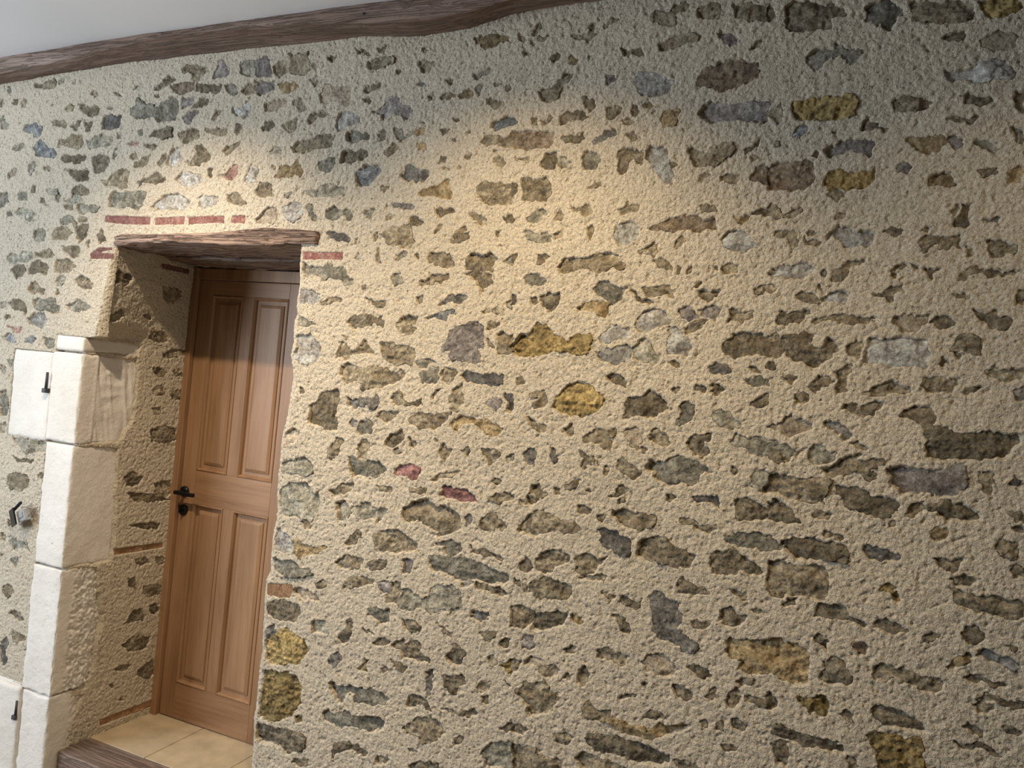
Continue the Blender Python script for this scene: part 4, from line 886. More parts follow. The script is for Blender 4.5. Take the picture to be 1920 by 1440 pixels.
n-1221 1645 18 15 9 6 -17 -24 -4 -14
n436 1471 23 1 1 -13 -20 3
n-1183 2442 24 4 -4 -13 -19 0
n-904 1974 18 5 -2 -21 -10 4
n-622 1335 21 -1 -2 -16 -14 6
n-1756 1620 12 1 2 -19 -12 -1
n-1477 2745 10 4 8 -19 -17 1
n-1038 1843 16 -16 6 -12 -15 3
n-1246 2564 25 4 5 -10 -14 -3
n-1120 2624 14 4 1 -18 -14 1
d-61 2093 9 8 8 -15 -3 -7 -10 3
n-2828 2742 16 -1 24 -13 -23 2
n243 1864 8 11 13 -12 -11 -8
n-830 1082 14 -1 -7 -18 -9 2
n-132 1333 14 2 2 -14 -14 -3
n-105 2202 13 4 11 -7 -10 -8 -10 4
n-963 2551 14 0 2 -17 -10 0
n255 2044 16 -3 20 1 -5 -7 -21 -1
n-226 1817 26 -5 5 -11 -26 9
n-1012 2760 13 7 10 -9 -13 -8
n-454 2097 8 -4 -2 -24 -7 0
n-1000 2424 23 0 18 -1 1 -8 -28 5
n-430 2086 18 12 -9 -20 -7 -8
n157 2117 16 -3 1 -14 -12 3
n238 2258 7 17 5 -17 -5 -14
n-92 1585 10 12 7 -10 -9 -12
n271 1894 15 1 -2 -17 -12 6
n-1384 2807 9 8 12 -10 1 -9 -11 6
n-868 1100 19 -5 6 -11 -19 5
n-1585 2159 11 4 -3 -23 -6 0
n-1045 2175 3 17 10 1 1 -13
n-157 1143 21 8 7 -6 -17 -7
n-989 2801 15 -10 -3 -13 -10 10
n-113 2409 9 11 11 -4 -6 -11
n-120 1206 21 -4 24 1 -13 -6 -25 3
n-1179 480 24 6 6 -2 -24 -11
n112 2028 12 4 1 -14 -9 -4
n-1401 833 27 -3 17 -6 -32 2
n-247 1532 12 -6 -6 -12 -8 3
n160 1424 5 15 12 5 -2 -11
n-443 875 19 8 -2 -16
n-506 2400 12 -1 8 -8 -15 -3
n-1102 2675 20 -5 1 -9 -15 5
n-276 2409 14 4 5 -8 -15 -3
n-1334 2113 11 0 1 -14 -11 5
n-1972 2425 6 0 2 -15 -13 5
n-398 2032 10 16 8 -3 -10 -12
n-505 1558 13 -10 -15 -6
n-1596 1817 23 1 -10 -10
n-1058 2659 15 0 -4 -9 -10 1
n-64 2042 6 11 7 -3 -6 -12
n-3250 762 17 3 -7 -13
n-215 2449 7 4 5 -12 -7 -3
n-134 1355 11 1 -3 -11 -7 -1
n446 1178 11 3 11 -4 -8 -5
n-1254 2404 17 -14 -26 10
n-663 1410 16 6 -3 -13
d-866 778 24 -11 1 -8
n-351 2096 11 4 2 -15
n169 2205 18 4 6 3 -8 -10
g-3200 2723 18 -7 -8 -5
n-3079 2796 14 16 -5 -16
n-68 2474 13 3 -2 -8 -11 1
n-1533 1992 11 5 -4 -14
g-1238 2493 14 4 1 -9
n-1204 2407 5 0 1 -13 -5 0
n-1083 2453 14 -1 -9 -8
n-791 2738 9 0 -3 -13
n-1195 1498 10 1 -4 -9
n-1182 2517 10 4 -4 -8
n-1367 2561 15 -1 1 -4
n-1032 2145 4 5 1 -9
'''
REVEAL_STONES = '''
n-13 1993 57 20 63 -1 15 -20 -25 -22 -47 0 -38 -6
R286 2090 189 8 -4 -21 -178 -5
n310 1998 119 -7 13 -35 -59 -32 -59 28
n57 1849 54 17 13 -25 -46 -30 -45 -5
n233 1858 43 9 11 -27 -42 3
n298 1789 86 0 31 -34 -42 -15 -63 12
n384 1689 43 28 79 6 18 -19 -62 -17 -67 -14
n341 1625 36 2 39 -22 -35 -17 -31 13
n445 1619 40 14 20 -31 -31 -9
n352 1528 43 21 21 -43 -48 -6
n445 1519 62 14 12 -50 -64 4
n354 1436 44 15 7 -32 -33 -5
n351 1339 73 23 74 -18 12 -44 -61 -23 -77 12
n246 1135 40 21 55 -28 -14 -35 -62 0
n410 1098 85 6 15 -64 -61 -20 -40 29
n268 1062 87 -8 151 -39 -55 -7 -136 13
n299 915 87 1 71 -9 -3 -24 -79 5
B227 819 257 -8 6 -24 -252 2
n338 753 52 3 33 -30 -52 -8
n451 746 48 -8 -3 -33 -35 14
n313 673 37 0 6 -50 -25 10
n400 619 98 -7 5 -39 -60 -12 -39 28
n316 468 43 50 53 0 10 -59 -57 9
n442 519 36 6 22 -27 -16 -29 -33 20
n313 372 74 29 79 -33 -10 -47 -104 12
n289 264 34 16 45 -13 -21 -18
n415 233 80 19 14 -65 -45 -11 -46 32
n268 207 22 0 6 -26
n324 123 22 5 8 -17
B238 63 295 0 0 -31 -147 2 -139 -2
'''

# ---------------------------------------------------------------- the rubble wall
def decode(txt):
    out = []
    for l in txt.strip().splitlines():
        v = list(map(int, l[1:].split())); P = [(v[0], v[1])]
        for i in range(2, len(v), 2): P.append((P[-1][0] + v[i], P[-1][1] + v[i + 1]))
        out.append((l[0], np.array(P, np.float64) / 1000))
    return out
FRONT = decode(STONES)          # outlines on the wall face: x and height, largest first; grey one beneath the jamb slab stands for a mortar shadow
REVEAL = decode(REVEAL_STONES)  # outlines on the left reveal: depth and height
def scatter(u0, u1, v0, v1, n, seed):
    """more rubble of the same kind where the wall runs on past the photograph"""
    rs = np.random.RandomState(seed); out = []; pts = []
    for _ in range(n * 12):
        c = np.array([rs.uniform(u0, u1), rs.uniform(v0, v1)]); w = rs.choice([.025, .04, .06, .085]); h = w * rs.uniform(.4, .75)
        if any(abs(c[0] - p[0]) < (w + p[2]) * .75 + .012 and abs(c[1] - p[1]) < (h + p[3]) * .75 + .012 for p in pts): continue
        if c[0] - w < u0 or c[0] + w > u1: continue
        pts.append((c[0], c[1], w, h)); a = np.sort(rs.uniform(0, 6.283, 8)); r_ = rs.uniform(.7, 1.15, 8)
        out.append((rs.choice(list('nnnngglobp')), np.stack([c[0] + w * .8 * r_ * np.cos(a), c[1] + h * .8 * r_ * np.sin(a)], 1)))
        if len(out) >= n: break
    return out
FRONT += scatter(-3.985, -3.66, .35, 2.75, 45, 11) + scatter(.56, .90, 0.0, 2.75, 45, 12)
REVEAL_R = scatter(.04, .48, .05, 2.05, 45, 13)   # right reveal: depth and height
EDGE_R = [(-1.81, -.3), (-1.806, .242), (-1.815, .355), (-1.818, .413), (-1.811, .462), (-1.81, .511), (-1.811, .597), (-1.809, .646),
          (-1.814, .722), (-1.816, .799), (-1.823, .855), (-1.823, .913), (-1.808, .935), (-1.813, 1.012), (-1.817, 1.069),
          (-1.81, 1.108), (-1.806, 1.176), (-1.814, 1.223), (-1.814, 1.281), (-1.812, 1.349), (-1.813, 1.417), (-1.805, 1.485),
          (-1.799, 1.534), (-1.799, 1.592), (-1.791, 1.65), (-1.796, 1.688), (-1.811, 1.735), (-1.802, 1.784), (-1.809, 1.822),
          (-1.809, 1.861), (-1.802, 1.881), (-1.807, 1.938), (-1.804, 1.977), (-1.804, 2.016), (-1.811, 2.054), (-1.811, 2.093), (-1.81, 2.13), (-1.81, 3.5)]
RES = 0.003
Z0, Z1 = -0.20, 2.98
zs = np.arange(Z0, Z1 + 1e-6, RES)

def sdf(P, X, Z):
    """signed distance to polygon, positive inside"""
    n = len(P); d = np.full(X.shape, 1e9); ins = np.zeros(X.shape, bool)
    for i in range(n):
        ax, az = P[i]; bx, bz = P[(i + 1) % n]
        ex, ez = bx - ax, bz - az
        t = np.clip(((X - ax) * ex + (Z - az) * ez) / (ex * ex + ez * ez + 1e-12), 0, 1)
        d = np.minimum(d, (X - ax - t * ex) ** 2 + (Z - az - t * ez) ** 2)
        c = ((az > Z) != (bz > Z)) & (X < (bx - ax) * (Z - az) / (bz - az + 1e-12) + ax)
        ins ^= c
    d = np.sqrt(d); return np.where(ins, d, -d)

def raster(shapes, U, Vv, valid):
    """for every grid point: largest signed distance and the id of that stone"""
    best = np.full(U.shape, -1.0); idm = np.full(U.shape, -1, np.int32)
    jx = U + .0045 * vn(U, Vv, .012, 3) + .0022 * vn(U, Vv, .006, 13) + .0035 * vn(U, Vv, .032, 4)
    jz = Vv + .0045 * vn(U, Vv, .012, 5) + .0022 * vn(U, Vv, .006, 15) + .0035 * vn(U, Vv, .032, 6)
    for k, (c, P) in enumerate(shapes):
        lo = P.min(0) - .036; hi = P.max(0) + .036
        j0, j1 = np.searchsorted(Vv[:, 0], [lo[1], hi[1]])
        if j1 <= j0: continue
        sub = U[j0:j1]
        cols = np.where(((sub > lo[0]) & (sub < hi[0]) & valid[j0:j1]).any(0))[0]
        if len(cols) == 0: continue
        i0, i1 = cols[0], cols[-1] + 1
        s = (slice(j0, j1), slice(i0, i1))
        brick = c in 'RB'
        d = sdf(P, U[s] if brick else jx[s], Vv[s] if brick else jz[s])
        if not brick: d = d + .0015
        d = np.where(valid[s], d, -1)
        better = d > best[s]
        best[s] = np.where(better, d, best[s]); idm[s] = np.where(better & (d > -.014), k, idm[s])
    return best, idm

def base_h(U, V):
    U, V = .82 * U + .57 * V, -.57 * U + .82 * V
    return .0035 * vn(U, V, .19, 1) + .0011 * vn(U, V, .055, 2)
def mortar_h(U, V):
    base0 = base_h(U, V); U, V = .82 * U + .57 * V, -.57 * U + .82 * V; h = 0
    a = vn(U + .004 * vn(U, V, .02, 11), V, .0135, 8); b = vn(U, V, .0085, 9)
    h += .0014 * a + .0013 * b + .0007 * vn(U, V, .0052, 12)
    h -= .0035 * sstep(.42, .85, vn(U, V, .0095, 14)) + .002 * sstep(.5, .9, vn(U, V, .0065, 16))
    h += .0013 * np.maximum(0, vn(U * .8, V, .024, 10))
    h = h + base0
    return h

def stone_h(shapes, U, V, best, idm):
    """relief of the stone faces, one recipe per stone"""
    H = np.full(U.shape, -.008); _cache.clear()
    rough = .0024 * vn(U, V, .018, 21) + .0017 * vn(U, V, .009, 22) + .0009 * vn(U, V, .0055, 24)
    ridge = -.0045 * np.abs(vn(U + .006 * vn(U, V, .03, 25), V * 1.5, .028, 23)) + .002
    for k in np.unique(idm[idm >= 0]):
        c, P = shapes[k]; rs = np.random.RandomState(1000 + int(k))
        jj, ii = _where(idm, k)
        if len(jj) == 0: continue
        u, v = U[jj, ii], V[jj, ii]; cx, cz = P.mean(0)
        ext = max(np.ptp(P[:, 0]), np.ptp(P[:, 1]))
        if c in 'RB':
            H[jj, ii] = -.0015 + .35 * rough[jj, ii]; continue
        amp = min(.014, .05 * ext + .003)
        co_ = [(rs.normal(0, .14), rs.normal(0, .22), rs.uniform(0, amp)) for _ in range(5)]; mode = rs.rand() < .75
        def facets(u, v):
            pl = np.array([a * (u - cx) + c_ * (v - cz) + e for a, c_, e in co_])
            return pl.min(0) if mode else np.sort(pl, 0)[2]
        gu, gv = np.meshgrid(np.linspace(P[:, 0].min(), P[:, 0].max(), 15), np.linspace(P[:, 1].min(), P[:, 1].max(), 15))
        ins = sdf(P, gu, gv) > 0
        h = facets(u, v) - (facets(gu[ins], gv[ins]).mean() if ins.any() else facets(gu, gv).mean())
        h = np.clip(h, -amp, amp) * .85 - rs.uniform(.0012, .0075)
        k2 = 1.9 if c in 'O' else (1.2 if c in 'nbo' else .8)
        h = h + k2 * rough[jj, ii] + k2 * ridge[jj, ii]
        e = best[jj, ii]
        h = .45 * h + .55 * (np.round(h / .0034 + .25 * vn(u, v, .02, 26)) * .0034)
        h = np.minimum(h, .0065)
        H[jj, ii] = h
    return H
_cache = {}
def _where(idm, k):
    key = id(idm)
    if key not in _cache:
        _cache.clear()
        f = idm.ravel(); o = np.argsort(f, kind='stable'); s = f[o]
        _cache[key] = (o, s)
    o, s = _cache[key]
    a, b = np.searchsorted(s, [k, k + 1])
    return np.unravel_index(o[a:b], idm.shape)

def mesh_from_grid(name, P, keep, tint=None, flip=False):
    """P: (rows, cols, 3) positions; keep: (rows-1, cols-1) quads"""
    R, Cc = P.shape[:2]
    jj, ii = np.where(keep)
    a = jj * Cc + ii
    q = np.stack([a, a + 1, a + Cc + 1, a + Cc], 1)
    if flip: q = q[:, ::-1]
    used, inv = np.unique(q, return_inverse=True); inv = inv.reshape(q.shape)
    me = bpy.data.meshes.new(name)
    me.vertices.add(len(used)); me.vertices.foreach_set('co', P.reshape(-1, 3)[used].astype(np.float32).ravel())
    me.loops.add(inv.size); me.loops.foreach_set('vertex_index', inv.ravel().astype(np.int32))
    me.polygons.add(len(q)); me.polygons.foreach_set('loop_start', np.arange(0, inv.size, 4, dtype=np.int32))
    me.update(calc_edges=True)
    if tint is not None:
        at = me.attributes.new('tint', 'FLOAT_VECTOR', 'POINT')
        at.data.foreach_set('vector', tint.reshape(-1, 3)[used].astype(np.float32).ravel())
    me.shade_smooth(); return me

PARTS = {}      # stone id -> list of (mesh pieces); a stone may cross two surfaces
SMALL = []
def surface(tagname, Pos, Nrm, U, V, valid, masks, hide, keepcell, flip):
    """Pos/Nrm: surface and normal; masks: list of (shapes, U, V, valid, offset) ; hide: extra recess"""
    H = mortar_h(U, V); res = []
    for shapes, mu, mv, val, base in masks:
        best, idm = raster(shapes, mu, mv, val)
        # mortar is drawn back inside a stone, and rises very slightly around it
        H = H - .022 * sstep(-.003, .008, best)
        H = H + .0008 * np.exp(-(np.abs(best) / .012) ** 2) * (best < 0)
        res.append((shapes, mu, mv, best, idm, base))
    H = H + hide
    P = Pos + Nrm * H[..., None]
    me = mesh_from_grid(tagname, P, keepcell, None, flip)
    for shapes, mu, mv, best, idm, base in res:
        SH = stone_h(shapes, mu, mv, best, idm)
        SH = np.where(best < -.004, -.03, SH + base_h(mu, mv)) + np.minimum(hide, 0)
        SP = Pos + Nrm * SH[..., None]
        cell_id = np.maximum.reduce([idm[:-1, :-1], idm[1:, :-1], idm[:-1, 1:], idm[1:, 1:]])
        mb = np.minimum.reduce([best[:-1, :-1], best[1:, :-1], best[:-1, 1:], best[1:, 1:]])
        ok = (cell_id >= 0) & (mb > -.009) & keepcell
        rnd = np.random.RandomState(5).rand(2000, 3)
        tint = rnd[np.clip(idm, 0, 1999) + base % 997]
        # a neighbour's tint must not bleed in: take tint by stone afterwards
        _c2.clear()
        for k in np.unique(cell_id[ok]):
            jj, ii = _where2(cell_id, ok, k)
            if len(jj) < 4: continue
            j0, j1, i0, i1 = jj.min(), jj.max() + 2, ii.min(), ii.max() + 2
            kk = np.zeros((j1 - j0 - 1, i1 - i0 - 1), bool); kk[jj - j0, ii - i0] = True
            sub = SP[j0:j1, i0:i1]; tt = np.broadcast_to(rnd[(int(k) + base) % 2000], sub.shape)
            PARTS.setdefault((base, int(k)), []).append((sub.copy(), kk, tt, flip, shapes[int(k)][0]))
    return me
_c2 = {}
def _where2(cell, ok, k):
    key = id(cell)
    if key not in _c2:
        _c2.clear()
        f = np.where(ok, cell, -5).ravel(); o = np.argsort(f, kind='stable'); _c2[key] = (o, f[o])
    o, s = _c2[key]
    a, b = np.searchsorted(s, [k, k + 1]); return np.unravel_index(o[a:b], cell.shape)

def opening_piece(side):
    """wall face, rounded corner and reveal in one sheet. side=-1: left of the doorway, +1: right"""
    Smax = 1.15 if side < 0 else 2.75
    s = np.arange(-194, int(Smax / RES)) * RES
    Sg, Zg = np.meshgrid(s, zs)
    if side < 0:
        base = -2.861
        # the render's arris swings out from the jamb's face up to the lintel's end
        t = np.clip((Zg - 1.735) / .37, 0, 1) ** .8
        upz = sstep(1.726, 1.740, Zg)
        E = base + upz * (-2.783 + .046 * t + .004 * vn(Zg, Zg * 0, .05, 31) - base)
        rx = .016 + upz * (.026 - .012 * t - .016); ry = .016 + upz * (.044 - .028 * t - .016)
        back = -2.829; r = .022
        flat = sstep(2.10, 2.13, Zg)
        E = np.where(Zg > 2.125, -2.74, E)
    else:
        base = -1.81
        ez = np.array([e[1] for e in EDGE_R]); ex = np.array([e[0] for e in EDGE_R])
        E = np.interp(Zg, ez, ex)
        back = -2.17; r = .016
        flat = sstep(2.10, 2.13, Zg)
        rx = ry = .016 + Zg * 0
    rx = rx * (1 - flat) + .0001; ry = ry * (1 - flat) + .0001
    high = Zg > 2.15
    wh = sstep(2.128, 2.158, Zg)
    L = .3
    Sl = np.maximum(Sg - r, 0); Sh = np.maximum(Sg, 0)
    x0 = E + side * rx
    xl = base + side * (Sl + r) + (x0 - base - side * r) * np.exp(-Sl / L)
    xh = base + side * Sh + (E - base) * np.exp(-Sh / L)
    d = ry + np.maximum(-Sg - r, 0) * (.58 - ry) / (.58 - r)
    xr = E + (back - E) * np.clip(d / .53, 0, 1)
    if side < 0:
        g = np.clip(d / .12, 0, 1); w_ = upz * (1 - g) + sstep(1.735, 1.81, Zg) * g
        lowx = base + (back - base) * np.clip(d / .53, 0, 1)
        upx = np.where(Zg > 1.75, E, -2.783) ; upx = upx + (back - upx) * np.clip(d / (.26 + .27 * sstep(1.74, 2.05, Zg)), 0, 1)
        xr = lowx * (1 - w_) + upx * w_
    t = np.clip((Sg + r) / (2 * r), 0, 1); ph = t * math.pi / 2
    front = (Sg > r) | ((Sg > -1e-6) & high); rev = (Sg < -r) & ~front
    cf = .5 * upz if side < 0 else 0      # flat chamfer instead of a round above the jamb
    ax_ = (1 - np.cos(ph)) * (1 - cf) + t * cf; ay_ = (1 - np.sin(ph)) * (1 - cf) + (1 - t) * cf
    X = np.where(Sg > r, xl, np.where(rev, xr, E + side * rx * ax_))
    X = np.where(Sg > -1e-6, X * (1 - wh) + xh * wh, X)
    Y = np.where(front, 0, np.where(rev, d, ry * ay_))
    slope = (back - E) / .53
    nx0 = -side / np.sqrt(1 + slope ** 2); ny0 = (side * slope) / np.sqrt(1 + slope ** 2)
    NX = np.where(front, 0, np.where(rev, nx0, -side * np.cos(ph))) * (1 - wh * (Sg > -1e-6))
    NY = np.where(front, -1, np.where(rev, ny0, -np.sin(ph)))
    Pos = np.stack([X, Y, Zg], -1); N = np.stack([NX, NY, NX * 0], -1)
    # u coordinate for the noise: continuous round the corner and equal to x on the face
    U = np.where(front, X, np.where(rev, E - side * d, x0 * t + (E - side * ry) * (1 - t)))
    hide = np.zeros(Sg.shape)
    if side < 0:
        # seat of the dressed limestone jamb and of the plinth
        for (a, b, z0, z1) in JAMB_FRONT: hide = np.minimum(hide, np.where((X > a) & (X < b) & (Zg > z0) & (Zg < z1) & (Sg > -r), -.03, 0))
        for P in JAMB_SIDE:
            q = sdf(np.array(P), d + .006 * vn(d, Zg, .03, 41), Zg + .006 * vn(d, Zg, .03, 42))
            hide = np.minimum(hide, np.where((q > 0) & (Sg < r), -.022 * sstep(0, .02, q), 0))
    keep = np.ones((Sg.shape[0] - 1, Sg.shape[1] - 1), bool)
    zc = Zg[:-1, :-1]; scn = Sg[:-1, :-1]
    keep &= ~((scn < -RES * .5) & (zc > 2.155))
    masks = [(FRONT, U, Zg, Sg > -r - .02, 0)]
    if side > 0: masks.append((REVEAL_R, d, Zg, Sg < -r, 3000))
    if side < 0: masks.append((REVEAL, d, Zg, Sg < -r, 1000))
    return surface('wall_back', Pos, N, U, Zg, Sg > -9, masks, hide, keep, side < 0)

JAMB_FRONT = [(-3.024, -2.84, 1.672, 1.730), (-3.281, -2.84, 1.281, 1.655), (-3.03, -2.84, 1.60, 1.672), (-3.028, -2.84, -.2, 1.28), (-4.2, -3.02, -.2, .250)]
JAMB_SIDE = [[(-.03, 1.735), (.275, 1.725), (.27, 1.668), (-.03, 1.668)],
             [(-.03, 1.668), (.262, 1.66), (.275, 1.549), (.27, 1.382), (.21, 1.288), (-.03, 1.284)],
             [(-.03, 1.284), (.205, 1.269), (.213, 1.123), (.233, .885), (.226, .764), (-.03, .767)],
             [(-.03, .767), (.155, .758), (.215, .534), (.19, .308), (.16, .224), (-.03, .241)],
             [(-.03, .241), (.16, .20), (.11, .10), (.08, -.2), (-.03, -.2)]]
wall = link('wall_back', opening_piece(1), MORTAR, kind='structure',
            label='rough rubble wall of brown grey stones set in sandy lime mortar')
left_me = opening_piece(-1)
# header over the doorway
hx = np.arange(-2.7400, -1.8099, RES); hx = np.linspace(-2.7400, -1.81, len(hx)); HX, HZ = np.meshgrid(hx, zs[zs > 2.15])
Pos = np.stack([HX, HX * 0, HZ], -1); N = np.zeros_like(Pos); N[..., 1] = -1
head_me = surface('wall_back', Pos, N, HX, HZ, HX > -9, [(FRONT, HX, HZ, HX > -9, 0)], HX * 0, np.ones((HX.shape[0] - 1, HX.shape[1] - 1), bool), False)
bm = bmesh.new(); bm.from_mesh(wall.data); bm.from_mesh(left_me); bm.from_mesh(head_me)
bmesh.ops.remove_doubles(bm, verts=[v for v in bm.verts if v.is_boundary and v.co.z > 2.14], dist=2e-3)
for xa, xb in ((-5.42, -3.97), (.905, 3.02)):      # the wall's run beyond the frame, meshed more coarsely
    ex, ez = np.meshgrid(np.arange(xa, xb, .008), np.arange(Z0, Z1, .008))
    hh = mortar_h(ex, ez)
    em = mesh_from_grid('wall_back', np.stack([ex, -hh + .002, ez], -1), np.ones((ex.shape[0] - 1, ex.shape[1] - 1), bool))
    bm.from_mesh(em); bpy.data.meshes.remove(em)
bm.to_mesh(wall.data); bm.free(); wall.data.shade_smooth()
for m_ in (left_me, head_me): bpy.data.meshes.remove(m_)

def build_meshes(entries, name):
    bmx = bmesh.new(); lay = bmx.verts.layers.float_vector.new('tint')
    for P, kk, tt, fl, c, mi in entries:
        me = mesh_from_grid(name, P, kk, tt, fl)
        n0 = len(bmx.faces); bmx.from_mesh(me); bmx.faces.ensure_lookup_table()
        for f in bmx.faces[n0:]: f.material_index = mi
        bpy.data.meshes.remove(me)
    me = bpy.data.meshes.new(name); bmx.to_mesh(me); bmx.free(); me.shade_smooth(); return me
WORD = {'n': 'brown grey', 'g': 'grey', 'b': 'dark brown', 'd': 'dark slate grey', 'k': 'blue grey', 'w': 'pale flint', 'p': 'mauve grey',
        'l': 'pale tan', 'o': 'ochre', 'O': 'golden brown', 'm': 'dark red', 'r': 'red', 'R': 'red brick', 'B': 'orange brick'}
big = [k for k in sorted(PARTS) if k[0] == 0 and PARTS[k][0][4] not in 'RB'][:100]
small = []
for k in sorted(PARTS):
    ent = PARTS[k]; c = ent[0][4]
    if c in 'RB':
        link('brick', build_meshes([(*e[:5], 0) for e in ent], 'brick'), S[c], wall)
    elif k in big:
        o = link('rubble_stone', build_meshes([(*e[:5], 0) for e in ent], 'rubble_stone'), S[c], wall)
        if c not in 'ng': o['label'] = WORD[c] + ' stone'
    else: small += ent
order = sorted({e[4] for e in small})
link('small_rubble_stones', build_meshes([(*e[:5], order.index(e[4])) for e in small], 'small_rubble_stones'),
     [S[c] for c in order], wall, kind='stuff', label='many smaller stones bedded in the mortar')

# ---------------------------------------------------------------- dressed limestone jamb
def rough_box(name, x0, x1, y0, y1, z0, z1, seed, parent, mat, amp=.002, tool=None, endfade=None, cell=.012, bev=.006, **k):
    """a hewn block: all six faces gridded, edges slightly worn"""
    bm = bmesh.new()
    n = [max(2, int((b - a) / cell)) for a, b in ((x0, x1), (y0, y1), (z0, z1))]
    n = [min(q, 130) for q in n]
    vs = {}
    def V(i, j, kq):
        if (i, j, kq) not in vs: vs[(i, j, kq)] = bm.verts.new((x0 + (x1 - x0) * i / n[0], y0 + (y1 - y0) * j / n[1], z0 + (z1 - z0) * kq / n[2]))
        return vs[(i, j, kq)]
    for kq in range(n[2]):
        for i in range(n[0]):
            for j in (0, n[1]): bm.faces.new([V(i, j, kq), V(i + 1, j, kq), V(i + 1, j, kq + 1), V(i, j, kq + 1)])
        for j in range(n[1]):
            for i in (0, n[0]): bm.faces.new([V(i, j, kq), V(i, j + 1, kq), V(i, j + 1, kq + 1), V(i, j, kq + 1)])
    for i in range(n[0]):
        for j in range(n[1]):
            for kq in (0, n[2]): bm.faces.new([V(i, j, kq), V(i + 1, j, kq), V(i + 1, j + 1, kq), V(i, j + 1, kq)])
    co = np.array([v.co[:] for v in bm.verts])
    ctr = np.array([(x0 + x1) / 2, (y0 + y1) / 2, (z0 + z1) / 2]); hf = np.array([(x1 - x0) / 2, (y1 - y0) / 2, (z1 - z0) / 2])
    rel = (co - ctr)
    d = hf - np.abs(rel)                       # distance to each face pair
    srt = np.sort(d, 1)
    wear = bev * np.exp(-(srt[:, 1] / bev)) * (1 + .9 * vn(co[:, 0] + co[:, 1] * 1.3, co[:, 2], .03, seed))
    sgn = np.sign(rel)
    on = d < 1e-6
    nz = vn(co[:, 0] + co[:, 1] * 1.7, co[:, 2] + co[:, 1] * .3, .04, seed + 1) * .6 + vn(co[:, 0] + co[:, 1], co[:, 2], .015, seed + 2) * .4
    disp = -wear * .6 + amp * nz
    if tool is not None: disp = disp + tool(co, on, sgn)
    co = co + sgn * on * disp[:, None]
    for v, q in zip(bm.verts, co): v.co = q
    return bm_obj(name, bm, mat, parent, True, **k)
jamb = empty('stone_jamb', (-2.95, 0, -.17), label='pale dressed limestone jamb of stacked blocks on the left side of the doorway', cat='door jamb')
def chisel(seed, y_lo, y_hi, a=.012, z_lo=-9, z_hi=9):
    """rough hacked zone on the reveal face"""
    def f(co, on, sgn):
        m = (on[:, 0] & (sgn[:, 0] > 0)) * sstep(y_lo, y_lo + .05, co[:, 1]) * sstep(z_lo, z_lo + .03, co[:, 2]) * (1 - sstep(z_hi - .03, z_hi, co[:, 2]))
        q = vn(co[:, 1] * 1.4 + co[:, 2] * .6, co[:, 2] - .5 * co[:, 1], .019, seed) + .7 * vn(co[:, 1] + .4 * co[:, 2], co[:, 2], .010, seed + 1)
        q = .5 * q + .5 * np.round(q * 3) / 3
        fall = -a * 1.1 * sstep(y_hi - .06, y_hi + .02, co[:, 1])
        return m * (-a * .7 * np.abs(q) + a * .3) + m * fall
    return f
def combed(seed):
    def f(co, on, sgn):
        m = (on[:, 0] & (sgn[:, 0] > 0)) * sstep(.07, .08, co[:, 1])
        q = vn(co[:, 1] + .16 * (co[:, 2]), co[:, 2] * .12, .012, seed)
        rid = .003 * np.exp(-((co[:, 1] - .066 + .003 * vn(co[:, 2], co[:, 2] * 0, .05, 3)) / .004) ** 2) * (on[:, 0] & (sgn[:, 0] > 0))
        return rid + m * (.0036 * q - .005 * np.abs(vn(co[:, 1], co[:, 2], .05, seed + 1)))
    return f
XJ = -2.857
rough_box('limestone_block', -3.022, XJ, -.006, .277, 1.669, 1.731, 51, jamb, LIME, .0012, cell=.007)
rough_box('limestone_block', -3.035, XJ + .001, -.006, .272, 1.287, 1.662, 52, jamb, LIME, .0012, combed(60), cell=.006)
rough_box('limestone_slab', -3.283, -3.036, -.001, .16, 1.278, 1.655, 53, jamb, LIME, .0015, cell=.010)
rough_box('limestone_block', -3.028, XJ - .002, -.006, .226, .770, 1.280, 54, jamb, LIME, .0016, cell=.007)
rough_box('limestone_block', -3.030, XJ, -.006, .232, .243, .764, 55, jamb, LIME, .0016, chisel(61, .03, .2, .016), cell=.0045)
rough_box('limestone_block', -3.020, XJ - .002, -.006, .17, -.17, .237, 56, jamb, LIME, .0016, chisel(62, .07, .15, .012), cell=.007)
def ledge(co, on, sgn):      # weathered chamfer along the plinth's top
    return np.where(on[:, 1] & (sgn[:, 1] < 0), -.016 * sstep(.235, .256, co[:, 2]), 0)
rough_box('plinth_block', -4.35, -3.026, -.014, .12, -.17, .256, 57, jamb, LIME, .0018, ledge, cell=.012)
for px, pz0, pz1 in ((-3.046, 1.505, 1.570), (-3.037, .128, .187)):
    bm = bmesh.new()
    cyl(bm, (px, -.014, pz0 - .004), (px + .001, -.014, pz1), .0062, .0052, 12)
    pin = bm_obj('iron_pintle', bm, IRON, jamb, True, label='dark iron hinge pin')
    bm = bmesh.new(); box(bm, px - .016, px + .006, -.022, .03, pz0 - .022, pz0 - .003, .0025)
    o = bm_obj('pintle_arm', bm, IRON, pin)

